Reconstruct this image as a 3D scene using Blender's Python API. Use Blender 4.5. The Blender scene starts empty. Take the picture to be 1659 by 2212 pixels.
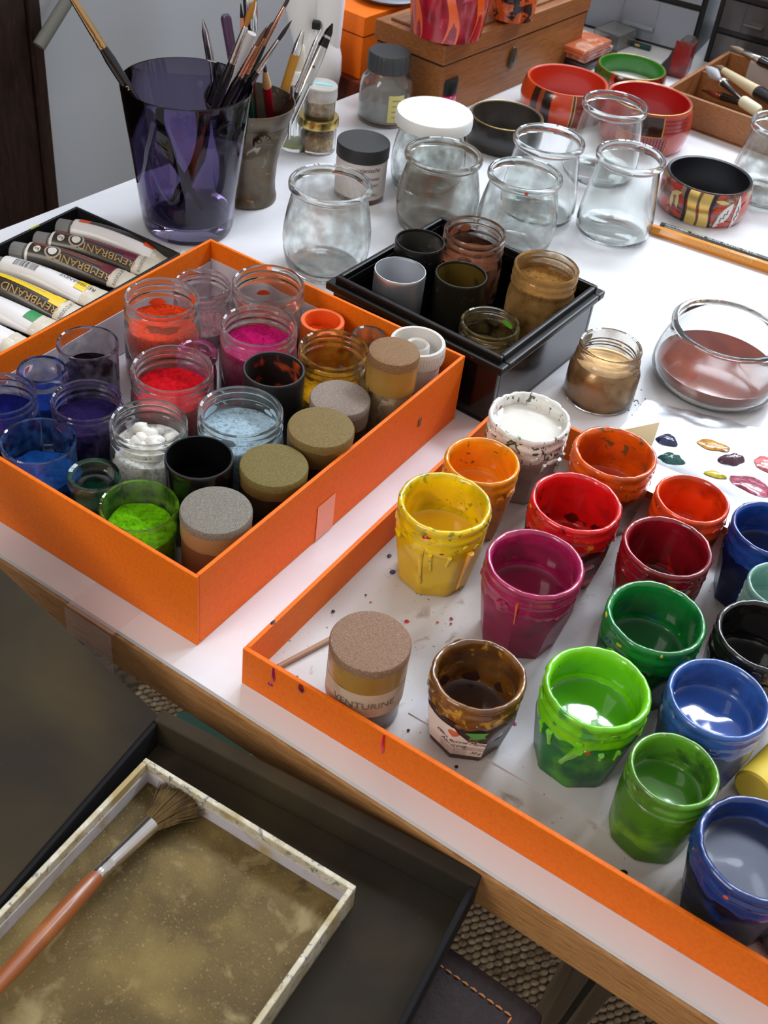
import bpy, bmesh, math, random
from mathutils import Vector, Matrix, noise
random.seed(7)
scene = bpy.context.scene
COL = scene.collection
PI = math.pi

# ---------------------------------------------------------------- camera
IW, IH, FPX = 1659.0, 2212.0, 2474.5
ZT = 0.74                      # height of the table top above the floor
PITCH, ROLL, CH = 0.7303, 0.1377, 0.44
_r0 = Vector((1, 0, 0)); _u0 = Vector((0, math.sin(PITCH), math.cos(PITCH)))
FW = Vector((0, math.cos(PITCH), -math.sin(PITCH)))
RT = _r0 * math.cos(ROLL) + _u0 * math.sin(ROLL)
UP = _u0 * math.cos(ROLL) - _r0 * math.sin(ROLL)
EYE = Vector((0, 0, ZT + CH))
cd = bpy.data.cameras.new('camera'); cam = bpy.data.objects.new('camera', cd); COL.objects.link(cam)
cd.sensor_fit = 'VERTICAL'; cd.sensor_height = 36; cd.sensor_width = 27; cd.lens = 36 * FPX / IH
cd.clip_start = 0.01
cd.dof.use_dof = True; cd.dof.focus_distance = 0.66; cd.dof.aperture_fstop = 26
cam.matrix_world = Matrix(((RT.x, UP.x, -FW.x, EYE.x), (RT.y, UP.y, -FW.y, EYE.y), (RT.z, UP.z, -FW.z, EYE.z), (0, 0, 0, 1)))
scene.camera = cam

# ---------------------------------------------------------------- world, window light, exposure
w = bpy.data.worlds.new('room_light'); scene.world = w; w.use_nodes = True
bg = w.node_tree.nodes['Background']; bg.inputs[0].default_value = (1.0, 0.95, 0.90, 1); bg.inputs[1].default_value = 0.52
def area(name, loc, target, sx, sy, power, col):
    l = bpy.data.lights.new(name, 'AREA'); l.shape = 'RECTANGLE'; l.size = sx; l.size_y = sy; l.energy = power; l.color = col
    o = bpy.data.objects.new(name, l); COL.objects.link(o); o.location = loc
    o.rotation_euler = (Vector(target) - Vector(loc)).to_track_quat('-Z', 'Y').to_euler()
    return o
WIN_T = Vector((0.05, 0.5, ZT))
WINS = [(Vector((0.78, 1.86, ZT + 1.85)), .62, .34, 24), (Vector((1.45, 1.38, ZT + 1.85)), .62, .46, 18), (Vector((0.10, 2.02, ZT + 1.85)), .62, .46, 14), (Vector((1.05, 2.57, ZT + 1.25)), .8, .8, 26), (Vector((-1.25, -0.75, ZT + 1.15)), .6, .9, 13)]
LAMPS = [area('skylight', c, WIN_T, sx, sy, e, (0.80, 0.89, 1.0) if c.y > 0 else (1.0, 0.95, 0.88)) for c, sx, sy, e in WINS]
scene.view_settings.view_transform = 'Standard'; scene.view_settings.look = 'None'
scene.view_settings.gamma = 1; scene.view_settings.use_curve_mapping = False
scene.view_settings.exposure = 0.1

# ---------------------------------------------------------------- helpers
def ray(px, py):
    return RT * ((px - IW / 2) / FPX) - UP * ((py - IH / 2) / FPX) + FW
def P(px, py, z=0.0):
    """photo pixel -> point at height z above the table top; also its depth"""
    d = ray(px, py); t = (z - CH) / d.z
    return EYE + d * t
def depth(p): return (p - EYE).dot(FW)
def lin(c):
    return tuple(((v / 255) / 12.92 if v / 255 <= .04045 else ((v / 255 + .055) / 1.055) ** 2.4) for v in c) + (1,)
MATS = {}
def M(name, col, rough=.5, metal=0, coat=0, spec=.5, layers=(), bump=0, bscale=300, trans=0, ior=1.45, subs=0, aniso=None, sheen=0):
    if name in MATS: return MATS[name]
    m = bpy.data.materials.new(name); m.use_nodes = True; nt = m.node_tree; N = nt.nodes; L = nt.links
    b = N['Principled BSDF']; b.inputs['Roughness'].default_value = rough; b.inputs['Metallic'].default_value = metal
    b.inputs['Coat Weight'].default_value = coat; b.inputs['Coat Roughness'].default_value = .05
    b.inputs['Specular IOR Level'].default_value = spec; b.inputs['Transmission Weight'].default_value = trans; b.inputs['IOR'].default_value = ior
    if sheen: b.inputs['Sheen Weight'].default_value = sheen
    if subs: b.inputs['Subsurface Weight'].default_value = subs; b.inputs['Subsurface Scale'].default_value = .004
    b.inputs['Base Color'].default_value = lin(col)
    vec = None
    if layers or bump:
        tc = N.new('ShaderNodeTexCoord'); oi = N.new('ShaderNodeObjectInfo')
        ad = N.new('ShaderNodeVectorMath'); ad.operation = 'MULTIPLY_ADD'; ad.inputs[1].default_value = (13.7, 9.1, 5.3)
        L.new(oi.outputs['Location'], ad.inputs[0]); L.new(tc.outputs['Object'], ad.inputs[2]); vec = ad.outputs[0]
        if aniso:
            mp = N.new('ShaderNodeVectorMath'); mp.operation = 'MULTIPLY'; mp.inputs[1].default_value = aniso
            L.new(tc.outputs['Object'], mp.inputs[0]); vec = mp.outputs[0]
    prev = None
    for (c2, sc, lo, hi) in layers:
        n = N.new('ShaderNodeTexNoise'); n.inputs['Scale'].default_value = sc; n.inputs['Detail'].default_value = 4
        n.inputs['Distortion'].default_value = .6
        L.new(vec, n.inputs['Vector'])
        mr = N.new('ShaderNodeMapRange'); mr.inputs[1].default_value = lo; mr.inputs[2].default_value = hi
        L.new(n.outputs[0], mr.inputs[0])
        mx = N.new('ShaderNodeMix'); mx.data_type = 'RGBA'
        L.new(mr.outputs[0], mx.inputs[0])
        if prev is None: mx.inputs[6].default_value = lin(col)
        else: L.new(prev, mx.inputs[6])
        mx.inputs[7].default_value = lin(c2); prev = mx.outputs[2]
    if prev is not None: L.new(prev, b.inputs['Base Color'])
    if bump:
        n = N.new('ShaderNodeTexNoise'); n.inputs['Scale'].default_value = bscale; n.inputs['Detail'].default_value = 3
        L.new(vec, n.inputs['Vector'])
        bp = N.new('ShaderNodeBump'); bp.inputs['Strength'].default_value = bump; bp.inputs['Distance'].default_value = .001
        L.new(n.outputs[0], bp.inputs['Height']); L.new(bp.outputs[0], b.inputs['Normal'])
    MATS[name] = m; return m
def dusty(name, tint, dust, scale, lo, hi, amount, rough=.0):
    """glass mixed with pale diffuse patches: dried residue, and painted light on clear glass"""
    if name in MATS: return MATS[name]
    m = M(name, tint, rough, trans=1); nt = m.node_tree; N = nt.nodes; L = nt.links
    b = N['Principled BSDF']; out = N['Material Output']
    tc = N.new('ShaderNodeTexCoord'); oi = N.new('ShaderNodeObjectInfo'); ad = N.new('ShaderNodeVectorMath'); ad.operation = 'MULTIPLY_ADD'
    ad.inputs[1].default_value = (13.7, 9.1, 5.3); L.new(oi.outputs['Location'], ad.inputs[0]); L.new(tc.outputs['Object'], ad.inputs[2])
    n = N.new('ShaderNodeTexNoise'); n.inputs['Scale'].default_value = scale; n.inputs['Detail'].default_value = 6; L.new(ad.outputs[0], n.inputs['Vector'])
    mr = N.new('ShaderNodeMapRange'); mr.inputs[1].default_value = lo; mr.inputs[2].default_value = hi; mr.inputs[4].default_value = amount
    L.new(n.outputs[0], mr.inputs[0])
    df = N.new('ShaderNodeBsdfDiffuse'); df.inputs[0].default_value = lin(dust)
    ms = N.new('ShaderNodeMixShader'); L.new(mr.outputs[0], ms.inputs[0]); L.new(b.outputs[0], ms.inputs[1]); L.new(df.outputs[0], ms.inputs[2])
    L.new(ms.outputs[0], out.inputs[0]); return m

def mesh_obj(name, me, mat, parent=None, loc=(0, 0, 0), rot=(0, 0, 0)):
    o = bpy.data.objects.new(name, me); COL.objects.link(o)
    if mat is not None and not me.materials: me.materials.append(mat)
    if parent is not None: o.parent = parent
    o.location = loc; o.rotation_euler = rot
    return o
def tag(o, label, cat, group=None):
    o['label'] = label; o['category'] = cat
    if group: o['group'] = group
    return o
def thing(name, label, cat, loc=(0, 0, 0), rz=0, group=None):
    o = bpy.data.objects.new(name, None); COL.objects.link(o); o.empty_display_size = .02
    o.location = loc; o.rotation_euler = (0, 0, rz); return tag(o, label, cat, group)
def struct(o): o['kind'] = 'structure'; return o
def from_lists(v, f, smooth=True, sharp=40):
    me = bpy.data.meshes.new('m'); me.from_pydata([tuple(p) for p in v], [], f); me.update()
    bm = bmesh.new(); bm.from_mesh(me); bmesh.ops.recalc_face_normals(bm, faces=bm.faces); bm.to_mesh(me); bm.free()
    if smooth:
        for p in me.polygons: p.use_smooth = True
        me.set_sharp_from_angle(angle=math.radians(sharp))
    return me
def lathe(prof, seg=56, warp=None, smooth=True, sharp=40):
    v, f, rings = [], [], []
    for k, (r, z) in enumerate(prof):
        if r <= 1e-7: rings.append([len(v)]); v.append((0, 0, z)); continue
        ring = []
        for i in range(seg):
            t = 2 * PI * i / seg; rr, zz = (r, z) if warp is None else warp(t, r, z, k)
            ring.append(len(v)); v.append((rr * math.cos(t), rr * math.sin(t), zz))
        rings.append(ring)
    for a, b in zip(rings, rings[1:]):
        for i in range(seg):
            j = (i + 1) % seg
            if len(a) == 1 and len(b) == 1: continue
            if len(a) == 1: f.append((a[0], b[i], b[j]))
            elif len(b) == 1: f.append((a[i], b[0], a[j]))
            else: f.append((a[i], b[i], b[j], a[j]))
    return from_lists(v, f, smooth, sharp)
def boxes(lst, bev=0.0):
    """lst of (x0,y0,z0,x1,y1,z1)"""
    bm = bmesh.new()
    for (x0, y0, z0, x1, y1, z1) in lst:
        c = bmesh.ops.create_cube(bm, size=1)
        bmesh.ops.scale(bm, vec=(abs(x1 - x0), abs(y1 - y0), abs(z1 - z0)), verts=c['verts'])
        bmesh.ops.translate(bm, vec=((x0 + x1) / 2, (y0 + y1) / 2, (z0 + z1) / 2), verts=c['verts'])
    if bev: bmesh.ops.bevel(bm, geom=list(bm.edges), offset=bev, segments=2, affect='EDGES', profile=.6)
    me = bpy.data.meshes.new('m'); bm.to_mesh(me); bm.free()
    return me
def sweep(pts, rad, n=10, flat=None, caps=True):
    """tube through pts (Vectors) with radii; flat=(axis vector, factor) squashes the section along axis"""
    pts = [Vector(p) for p in pts]; v, f = [], []
    if not isinstance(rad, (list, tuple)): rad = [rad] * len(pts)
    prevx = None
    for i, p in enumerate(pts):
        d = (pts[min(i + 1, len(pts) - 1)] - pts[max(i - 1, 0)]).normalized()
        x = d.cross(Vector((0, 0, 1))) if prevx is None else (prevx - d * prevx.dot(d))
        if x.length < 1e-5: x = d.cross(Vector((1, 0, 0)))
        x.normalize(); y = d.cross(x).normalized(); prevx = x
        for k in range(n):
            a = 2 * PI * k / n; off = (x * math.cos(a) + y * math.sin(a)) * rad[i]
            if flat is not None: ax = flat[0]; off = off - ax * off.dot(ax) * (1 - flat[1])
            v.append(p + off)
    for i in range(len(pts) - 1):
        for k in range(n):
            a, b = i * n + k, i * n + (k + 1) % n; f.append((a, b, b + n, a + n))
    if caps:
        f.append(tuple(range(n))); f.append(tuple(range((len(pts) - 1) * n, len(pts) * n)))
    return from_lists(v, f)
def join_meshes(ms):
    v, f = [], []
    for me in ms:
        o = len(v); v += [x.co.copy() for x in me.vertices]; f += [tuple(i + o for i in p.vertices) for p in me.polygons]
    return from_lists(v, f)
def polygon(pts, th=0.0, up=Vector((0, 0, 1))):
    """flat polygon (list of 3D points) extruded by th along up"""
    n = len(pts); v = [Vector(p) for p in pts]; f = [tuple(range(n))]
    if th:
        v += [p + up * th for p in v]; f = [tuple(range(n))[::-1], tuple(range(n, 2 * n))] + [(i, (i + 1) % n, n + (i + 1) % n, n + i) for i in range(n)]
    return from_lists(v, f, False)
def text_mesh(s, size, shear=0, fn=None, align='CENTER', extra=0.0):
    c = bpy.data.curves.new('t', 'FONT'); c.body = s; c.size = size; c.shear = shear; c.align_x = align; c.align_y = 'CENTER'; c.resolution_u = 3; c.offset = extra
    o = bpy.data.objects.new('t', c); COL.objects.link(o); dg = bpy.context.evaluated_depsgraph_get(); dg.update()
    me = bpy.data.meshes.new_from_object(o.evaluated_get(dg)); bpy.data.objects.remove(o); bpy.data.curves.remove(c)
    me.materials.clear()
    if fn:
        for v in me.vertices: v.co = fn(v.co.x, v.co.y)
        me.update()
    return me
def strip(fn, u0, u1, v0, v1, n=16, m=4):
    v = [fn(u0 + (u1 - u0) * i / n, v0 + (v1 - v0) * j / m) for i in range(n + 1) for j in range(m + 1)]
    f = [(i * (m + 1) + j, (i + 1) * (m + 1) + j, (i + 1) * (m + 1) + j + 1, i * (m + 1) + j + 1) for i in range(n) for j in range(m)]
    return from_lists(v, f)
def fan_patch(fn, outline):
    """closed outline in surface coordinates (u,v), filled from its centre"""
    n = len(outline); cu = sum(p[0] for p in outline) / n; cv = sum(p[1] for p in outline) / n
    v = [fn(cu, cv)]; f = []
    for s in (.5, 1.0): v += [fn(cu + (u - cu) * s, cv + (w_ - cv) * s) for u, w_ in outline]
    for i in range(n):
        j = (i + 1) % n; f.append((0, 1 + i, 1 + j)); f.append((1 + i, 1 + n + i, 1 + n + j, 1 + j))
    return from_lists(v, f)
def blob_mesh(w_, d, h, seed, n=18, rough=.25):
    """low puddle of paint with an uneven outline"""
    rr = lambda t: 1 + rough * noise.noise(Vector((math.cos(t) * 1.3, math.sin(t) * 1.3, seed * 3.1)))
    prof = [(0, h), (.35, h * .98), (.65, h * .8), (.88, h * .4), (1.0, 0)]
    me = lathe(prof, n, lambda t, r, z, k: (r * rr(t), z * (1 + .5 * noise.noise(Vector((r * 2 * math.cos(t), r * 2 * math.sin(t), seed))))), sharp=80)
    for v in me.vertices: v.co.x *= w_; v.co.y *= d
    return me

# ---------------------------------------------------------------- common materials
GLASS = dusty('clear glass', (249, 252, 250), (228, 232, 234), 60, .25, .75, .075)  # faint white haze mixed in to paint the light that whitens the rims
GLASS_DUSTY = dusty('dusty glass', (246, 250, 248), (205, 203, 200), 90, .42, .68, .34)
GLASS_GREASY = dusty('brown dusty glass', (240, 244, 240), (150, 138, 124), 55, .35, .7, .5)
GLASS_STAIN = dusty('stained glass', (245, 245, 244), (196, 190, 184), 240, .55, .72, .35)
CHROME = M('polished metal', (215, 215, 215), .16, 1)
BLACKP = M('black plastic', (26, 26, 27), .38)
BLACKH = M('black lacquered handle', (18, 18, 20), .18, coat=.6)
WHITEP = M('white plastic', (238, 238, 236), .4, subs=.1)
PAPER = M('white paper', (226, 224, 222), .7)
INK = M('dark ink', (42, 38, 40), .6)
ORANGE = M('orange laid paper', (240, 116, 10), .55, spec=.3, layers=[((230, 104, 10), 500, .4, .7)], bump=.12, bscale=1800)
ORANGE_IN = M('orange paper inside', (226, 96, 18), .55, bump=.1, bscale=1800)
WOODEDGE = M('light beech edging', (180, 134, 86), .5, layers=[((150, 98, 50), 22, .4, .65), ((196, 146, 92), 70, .5, .75), ((120, 76, 40), 30, .62, .8)], bump=.1, bscale=60, aniso=(3, 3, 60))
WOODBOX = M('honey brown wood', (150, 92, 46), .42, layers=[((128, 74, 34), 14, .4, .65), ((172, 112, 60), 50, .5, .75)], aniso=(2, 14, 40))
WOODTOP = M('worn brown wood top', (138, 90, 54), .5, layers=[((112, 68, 38), 16, .4, .65), ((160, 112, 70), 50, .5, .75)], aniso=(2, 16, 16))

# ---------------------------------------------------------------- the setting
FA = math.radians(-29.0)                      # direction of the front edge
TU = Vector((math.cos(FA), math.sin(FA), 0)); TV = Vector((-TU.y, TU.x, 0))
T0 = P(480, 1507, 0); T0.z = 0
LEFT0 = P(0, 497, 0); LEFT1 = P(300, 382, 0); LD = (LEFT1 - LEFT0).normalized()
def floor_mat():
    m = M('sisal base', (104, 88, 70), .9, layers=[((70, 58, 46), 120, .4, .6)]); return m
me = boxes([(-2.2, -1.6, -.02, 3.2, 4.2, 0)]); struct(mesh_obj('floor', me, floor_mat()))
# woven knots of the sisal carpet: far too many to count
def carpet():
    v, f = [], []; sx, sy = .0098, .0078; rot = math.radians(24)
    base = [(1, 0), (.7, .7), (0, 1), (-.7, .7), (-1, 0), (-.7, -.7), (0, -1), (.7, -.7)]
    ny, nx = 96, 84
    for j in range(ny):
        for i in range(nx):
            x = (i + (.5 if j % 2 else 0)) * sx + random.uniform(-.0008, .0008); y = j * sy + random.uniform(-.0005, .0005)
            X = x * math.cos(rot) - y * math.sin(rot) + .02; Y = x * math.sin(rot) + y * math.cos(rot) + .24
            a = random.uniform(-.25, .25) + rot; hgt = .0028 * random.uniform(.8, 1.15); o = len(v)
            for (s, zz) in ((1.0, 0.0005), (.72, hgt * .75)):
                for (bx, by) in base:
                    px_, py_ = bx * .0056 * s, by * .0036 * s
                    v.append((X + px_ * math.cos(a) - py_ * math.sin(a), Y + px_ * math.sin(a) + py_ * math.cos(a), zz))
            v.append((X, Y, hgt))
            for k in range(8):
                q = (k + 1) % 8; f.append((o + k, o + q, o + 8 + q, o + 8 + k)); f.append((o + 8 + k, o + 8 + q, o + 16))
    me = bpy.data.meshes.new('m'); me.from_pydata(v, [], f); me.update()
    for p in me.polygons: p.use_smooth = True
    o = mesh_obj('carpet_weave', me, M('sisal yarn', (168, 148, 120), .9, layers=[((120, 100, 78), 60, .4, .65), ((190, 172, 146), 150, .5, .7)], bump=.5, bscale=900))
    o['kind'] = 'stuff'; tag(o, 'brown and beige woven sisal carpet on the floor', 'carpet')
carpet()
# wall along the back-left edge of the table, far wall behind the drawers, low ceiling slope with the skylight
WN = Vector((LD.y, -LD.x, 0))                  # points into the room
wallm = M('pale grey wallpaper', (190, 194, 199), .8, layers=[((180, 184, 190), 200, .4, .65)], aniso=(200, 200, 3), bump=.05, bscale=30)
W0 = LEFT0 - WN * .19
def wall(name, p0, d, n, L0, L1, z0, z1, m, th=.06):
    me = boxes([(L0, 0, z0, L1, th, z1)])
    o = mesh_obj(name, me, m, loc=(p0.x, p0.y, 0), rot=(0, 0, math.atan2(d.y, d.x))); return struct(o)
wall('wall_left', W0, LD, WN, -1.2, 2.6, 0, ZT + .75, wallm)
wall('wall_back', Vector((-.2, 2.75, 0)), Vector((1, -.1, 0)).normalized(), None, -.2, 3.2, 0, ZT + 1.5, wallm)
# roof window frame around the light
for wi, ((wc, wx, wy, _e), lamp) in enumerate(zip(WINS, LAMPS)):
    wf = bpy.data.objects.new('window_%d' % (wi + 1), None); COL.objects.link(wf); struct(wf); wf.location = wc + (WIN_T - wc).normalized() * .03
    wf.rotation_euler = lamp.rotation_euler; X, Y = wx / 2, wy / 2
    for nm, b in [('window_frame', (-X - .05, -Y - .05, -.02, -X, Y + .05, .02)), ('window_frame', (X, -Y - .05, -.02, X + .05, Y + .05, .02)), ('window_frame', (-X, Y, -.02, X, Y + .05, .02)), ('window_frame', (-X, -Y - .05, -.02, X, -Y, .02)),
                  ('mullion', (-.012, -Y, -.012, .012, Y, .012)), ('mullion', (-X, -.012, -.012, X, .012, .012))]:
        mesh_obj(nm, boxes([b]), M('white window paint', (235, 235, 232), .4), wf)

# ---------------------------------------------------------------- the work table
tab = thing('work_table', 'white topped work table with beech edging carrying all the paint jars', 'table', (T0.x, T0.y, 0), FA)
TLEN0, TLEN1, TDEP = -.62, 1.3, 1.75
def tl(p): d = Vector((p.x - T0.x, p.y - T0.y, 0)); return Vector((d.dot(TU), d.dot(TV), 0))
a0, a1 = tl(LEFT0), tl(LEFT1)
xl = lambda y: a0.x + (a1.x - a0.x) * (y - a0.y) / (a1.y - a0.y)
def slab(inset, z0, z1):
    y0, y1 = inset, TDEP - inset
    pts = [Vector((xl(y0) + inset, y0, z0)), Vector((TLEN1 - inset, y0, z0)), Vector((TLEN1 - inset, y1, z0)), Vector((xl(y1) + inset, y1, z0))]
    return polygon(pts, z1 - z0)
TOPM = M('white melamine', (236, 236, 240), .22, layers=[((226, 226, 231), 12, .45, .7)])
mesh_obj('table_top', slab(0, ZT - .003, ZT), TOPM, tab)
mesh_obj('core_board', slab(.002, ZT - .022, ZT - .003), WOODEDGE, tab)
ed = boxes([(xl(0) + .003, -.0015, ZT - .027, TLEN1, .012, ZT - .0032)], .0008); mesh_obj('front_edging', ed, WOODEDGE, tab)
q0 = P(1292, 2078, -.05); q1 = P(1198, 2216, -.26); dq = (q1 - q0); q2 = q0 + dq * ((q0.z - .002) / -dq.z)
steel = M('dark steel tube', (186, 182, 176), .28, 1)
for s in (-1, 1):
    off = RT * (.0085 * s)
    mesh_obj('leg', sweep([Matrix.Rotation(-FA, 4, 'Z') @ (x + off - Vector((T0.x, T0.y, 0))) for x in (q0 + Vector((0, 0, .03)), q0, q2)], .0075, 14), steel, tab)
lm = sweep([Matrix.Rotation(-FA, 4, 'Z') @ (x - Vector((T0.x, T0.y, 0))) for x in (q0 + Vector((0, 0, .03)), q0, q2)], .005, 10)
mesh_obj('leg_web', lm, M('black steel', (20, 20, 20), .4), tab)
for (x, y) in ((xl(.9) + .1, .9), (TLEN1 - .06, .08), (TLEN1 - .06, TDEP - .08), (xl(1.6) + .08, 1.6)):
    mesh_obj('leg', lathe([(0, .002), (.016, .002), (.016, ZT - .022), (0, ZT - .022)], 16), steel, tab, (x, y, 0))
for i in range(26):
    q = Matrix.Rotation(-FA, 4, 'Z') @ (P(random.gauss(1386, 14), random.gauss(878, 16), 0) - Vector((T0.x, T0.y, 0)))
    mesh_obj('pigment_speck', lathe([(0, .0002), (.0004, .0002), (.0006, 0)], 6), M('blue-black dust', (50, 54, 84), .8), tab, (q.x, q.y, ZT + .00005))
# tape stuck over the front edge
tape_m = M('clear tape', (246, 232, 232), .25); tape_m.node_tree.nodes['Principled BSDF'].inputs['Alpha'].default_value = .13
tp = thing('clear_tape', 'strip of clear adhesive tape over the front edge of the table', 'tape', P(205, 1330, 0) + Vector((0, 0, 0)), FA)
mesh_obj('tape_strip', boxes([(-.016, -.004, .0002, .016, .024, .0004), (-.016, -.0055, -.03, .016, -.0053, .0002)]), tape_m, tp)

# ---------------------------------------------------------------- open boxes
def open_box(name, label, cat, corner, th, L, Wd, h, wt, mats, vsign=1, z=ZT, bev=.0005):
    """empty at the near corner; local x runs along the side, local y across"""
    o = thing(name, label, cat, (corner[0], corner[1], z), th)
    s = vsign; Y = lambda a, b: (min(a * s, b * s), max(a * s, b * s))
    def add(nm, x0, ya, z0, x1, yb, z1, m): y0, y1 = Y(ya, yb); return mesh_obj(nm, boxes([(x0, y0, z0, x1, y1, z1)], bev), m, o)
    add('base', .0002, .0002, 0, L - .0002, Wd - .0002, .0022, mats[1])
    for nm, b in (('side_panel', (0, 0, wt, Wd)), ('side_panel', (L - wt, 0, L, Wd)), ('side_panel', (wt, 0, L - wt, wt)), ('side_panel', (wt, Wd - wt, L - wt, Wd))):
        add(nm, b[0], b[1], .0004, b[2], b[3], h, mats[0])
    return o
BOX = dict(c=(-.0832, .3726), th=1.0658, L=.247, W=.203, h=.0487)
LINER = M('pale lilac lining paper', (206, 198, 206), .7)
obx = open_box('orange_box', 'deep orange cardboard box holding the jars of dry pigment', 'box', BOX['c'], BOX['th'], BOX['L'], BOX['W'], BOX['h'], .0022, (ORANGE, LINER))
# sheet of lining paper standing in the back corner and against the left wall
mesh_obj('lining_sheet', boxes([(BOX['L'] - .0032, .10, .003, BOX['L'] - .0026, .2, .036), (.05, .1995, .003, .2434, .2002, .034)]), LINER, obx)
mesh_obj('clear_tape', boxes([(.098, -.0005, .001, .114, -.0002, .026)]), M('clear tape on card', (236, 150, 110), .25), obx)
mesh_obj('scuff', boxes([(.1985, -.0005, .022, .2015, -.0002, .028)]), M('grey scuff', (112, 92, 70), .6), obx)
TR = dict(c=(-.0572, .3534), th=1.0803, L=.262, W=.31, h=.0258)
trayfloor = M('spattered pale card', (218, 215, 214), .6, layers=[((196, 192, 192), 8, .45, .75), ((168, 150, 136), 90, .62, .76), ((120, 96, 86), 420, .68, .74)])
tray = open_box('orange_tray', 'shallow orange cardboard box lid holding the jars of wet paint', 'tray', TR['c'], TR['th'], TR['L'], TR['W'], TR['h'], .0024, (ORANGE, trayfloor), vsign=-1)
trl = lambda px, py, z: Matrix.Rotation(-TR['th'], 4, 'Z') @ (P(px, py, z) - Vector((TR['c'][0], TR['c'][1], ZT)))
# overlapping card sheet on the tray floor
c0, c1, c2 = trl(882, 1540, .0024), trl(950, 1350, .0024), trl(1190, 1620, .0024)
mesh_obj('card_sheet', polygon([Vector((c0.x, c0.y, .0023)), Vector((c1.x + .06, c0.y, .0023)), Vector((c1.x + .06, c0.y - .12, .0023)), Vector((c0.x, c0.y - .12, .0023))], .0005), M('pale card sheet', (214, 212, 216), .6, layers=[((150, 134, 126), 150, .70, .78)]), tray)
# drips of paint that ran down the outside of the lid and spots on its floor
DRIP = {'m': M('magenta drip', (168, 22, 80), .2, coat=.5), 'd': M('wine red drip', (120, 10, 30), .2, coat=.5), 'r': M('red drip', (214, 20, 44), .2, coat=.5), 'k': M('black speck', (24, 22, 26), .4), 'b': M('blue speck', (40, 50, 110), .4), 'o': M('orange speck', (215, 90, 30), .4)}
def outside_drip(px0, py0, length, w_, m):
    p = trl(px0, py0, TR['h']); pts = [(-.0002, p.y, TR['h'] - .0004), (-.0004, p.y, TR['h'] - .3 * length), (-.0004, p.y - .0003, TR['h'] - .7 * length), (-.0003, p.y - .0005, TR['h'] - length)]
    mesh_obj('drip', sweep([Vector(q) for q in pts], [w_ * .5, w_ * .7, w_ * 1.0, w_ * .35], 10, (Vector((1, 0, 0)), .35)), m, tray)
outside_drip(586, 1446, .010, .0012, DRIP['m']); outside_drip(648, 1480, .006, .0019, DRIP['d']); outside_drip(827, 1590, .014, .0011, DRIP['r'])
mesh_obj('drip', blob_mesh(.0013, .0017, .0006, 3), DRIP['m'], tray, (-.0002, trl(587, 1476, .012).y, .0125), (0, -PI / 2, 0))
spots = [(720, 1320, 1.0, 'k'), (878, 1342, 1.3, 'r'), (975, 1336, 1.0, 'm'), (974, 1347, .7, 'm'), (945, 1344, .8, 'o'), (1112, 1564, 1.1, 'm'), (882, 1577, .8, 'k'), (986, 1656, .9, 'k'), (641, 1462, .8, 'b'), (848, 1235, 1.6, 'b'), (841, 1200, 1.3, 'b'), (1228, 1822, 1.8, 'k'), (1346, 1888, 2.2, 'k'), (790, 1285, .6, 'k'), (800, 1300, .6, 'o')]
for i, (x, y, s, c) in enumerate(spots):
    q = trl(x, y, .0029); mesh_obj('paint_spot', blob_mesh(.0011 * s, .0009 * s, .0003, i, 10), DRIP[c], tray, (q.x, q.y, .00285))
q = trl(602, 1352, TR['h']); mesh_obj('paint_spot', blob_mesh(.0022, .0011, .0004, 5, 12), DRIP['k'], tray, (q.x, -.0012, TR['h'] - .0002))

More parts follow.
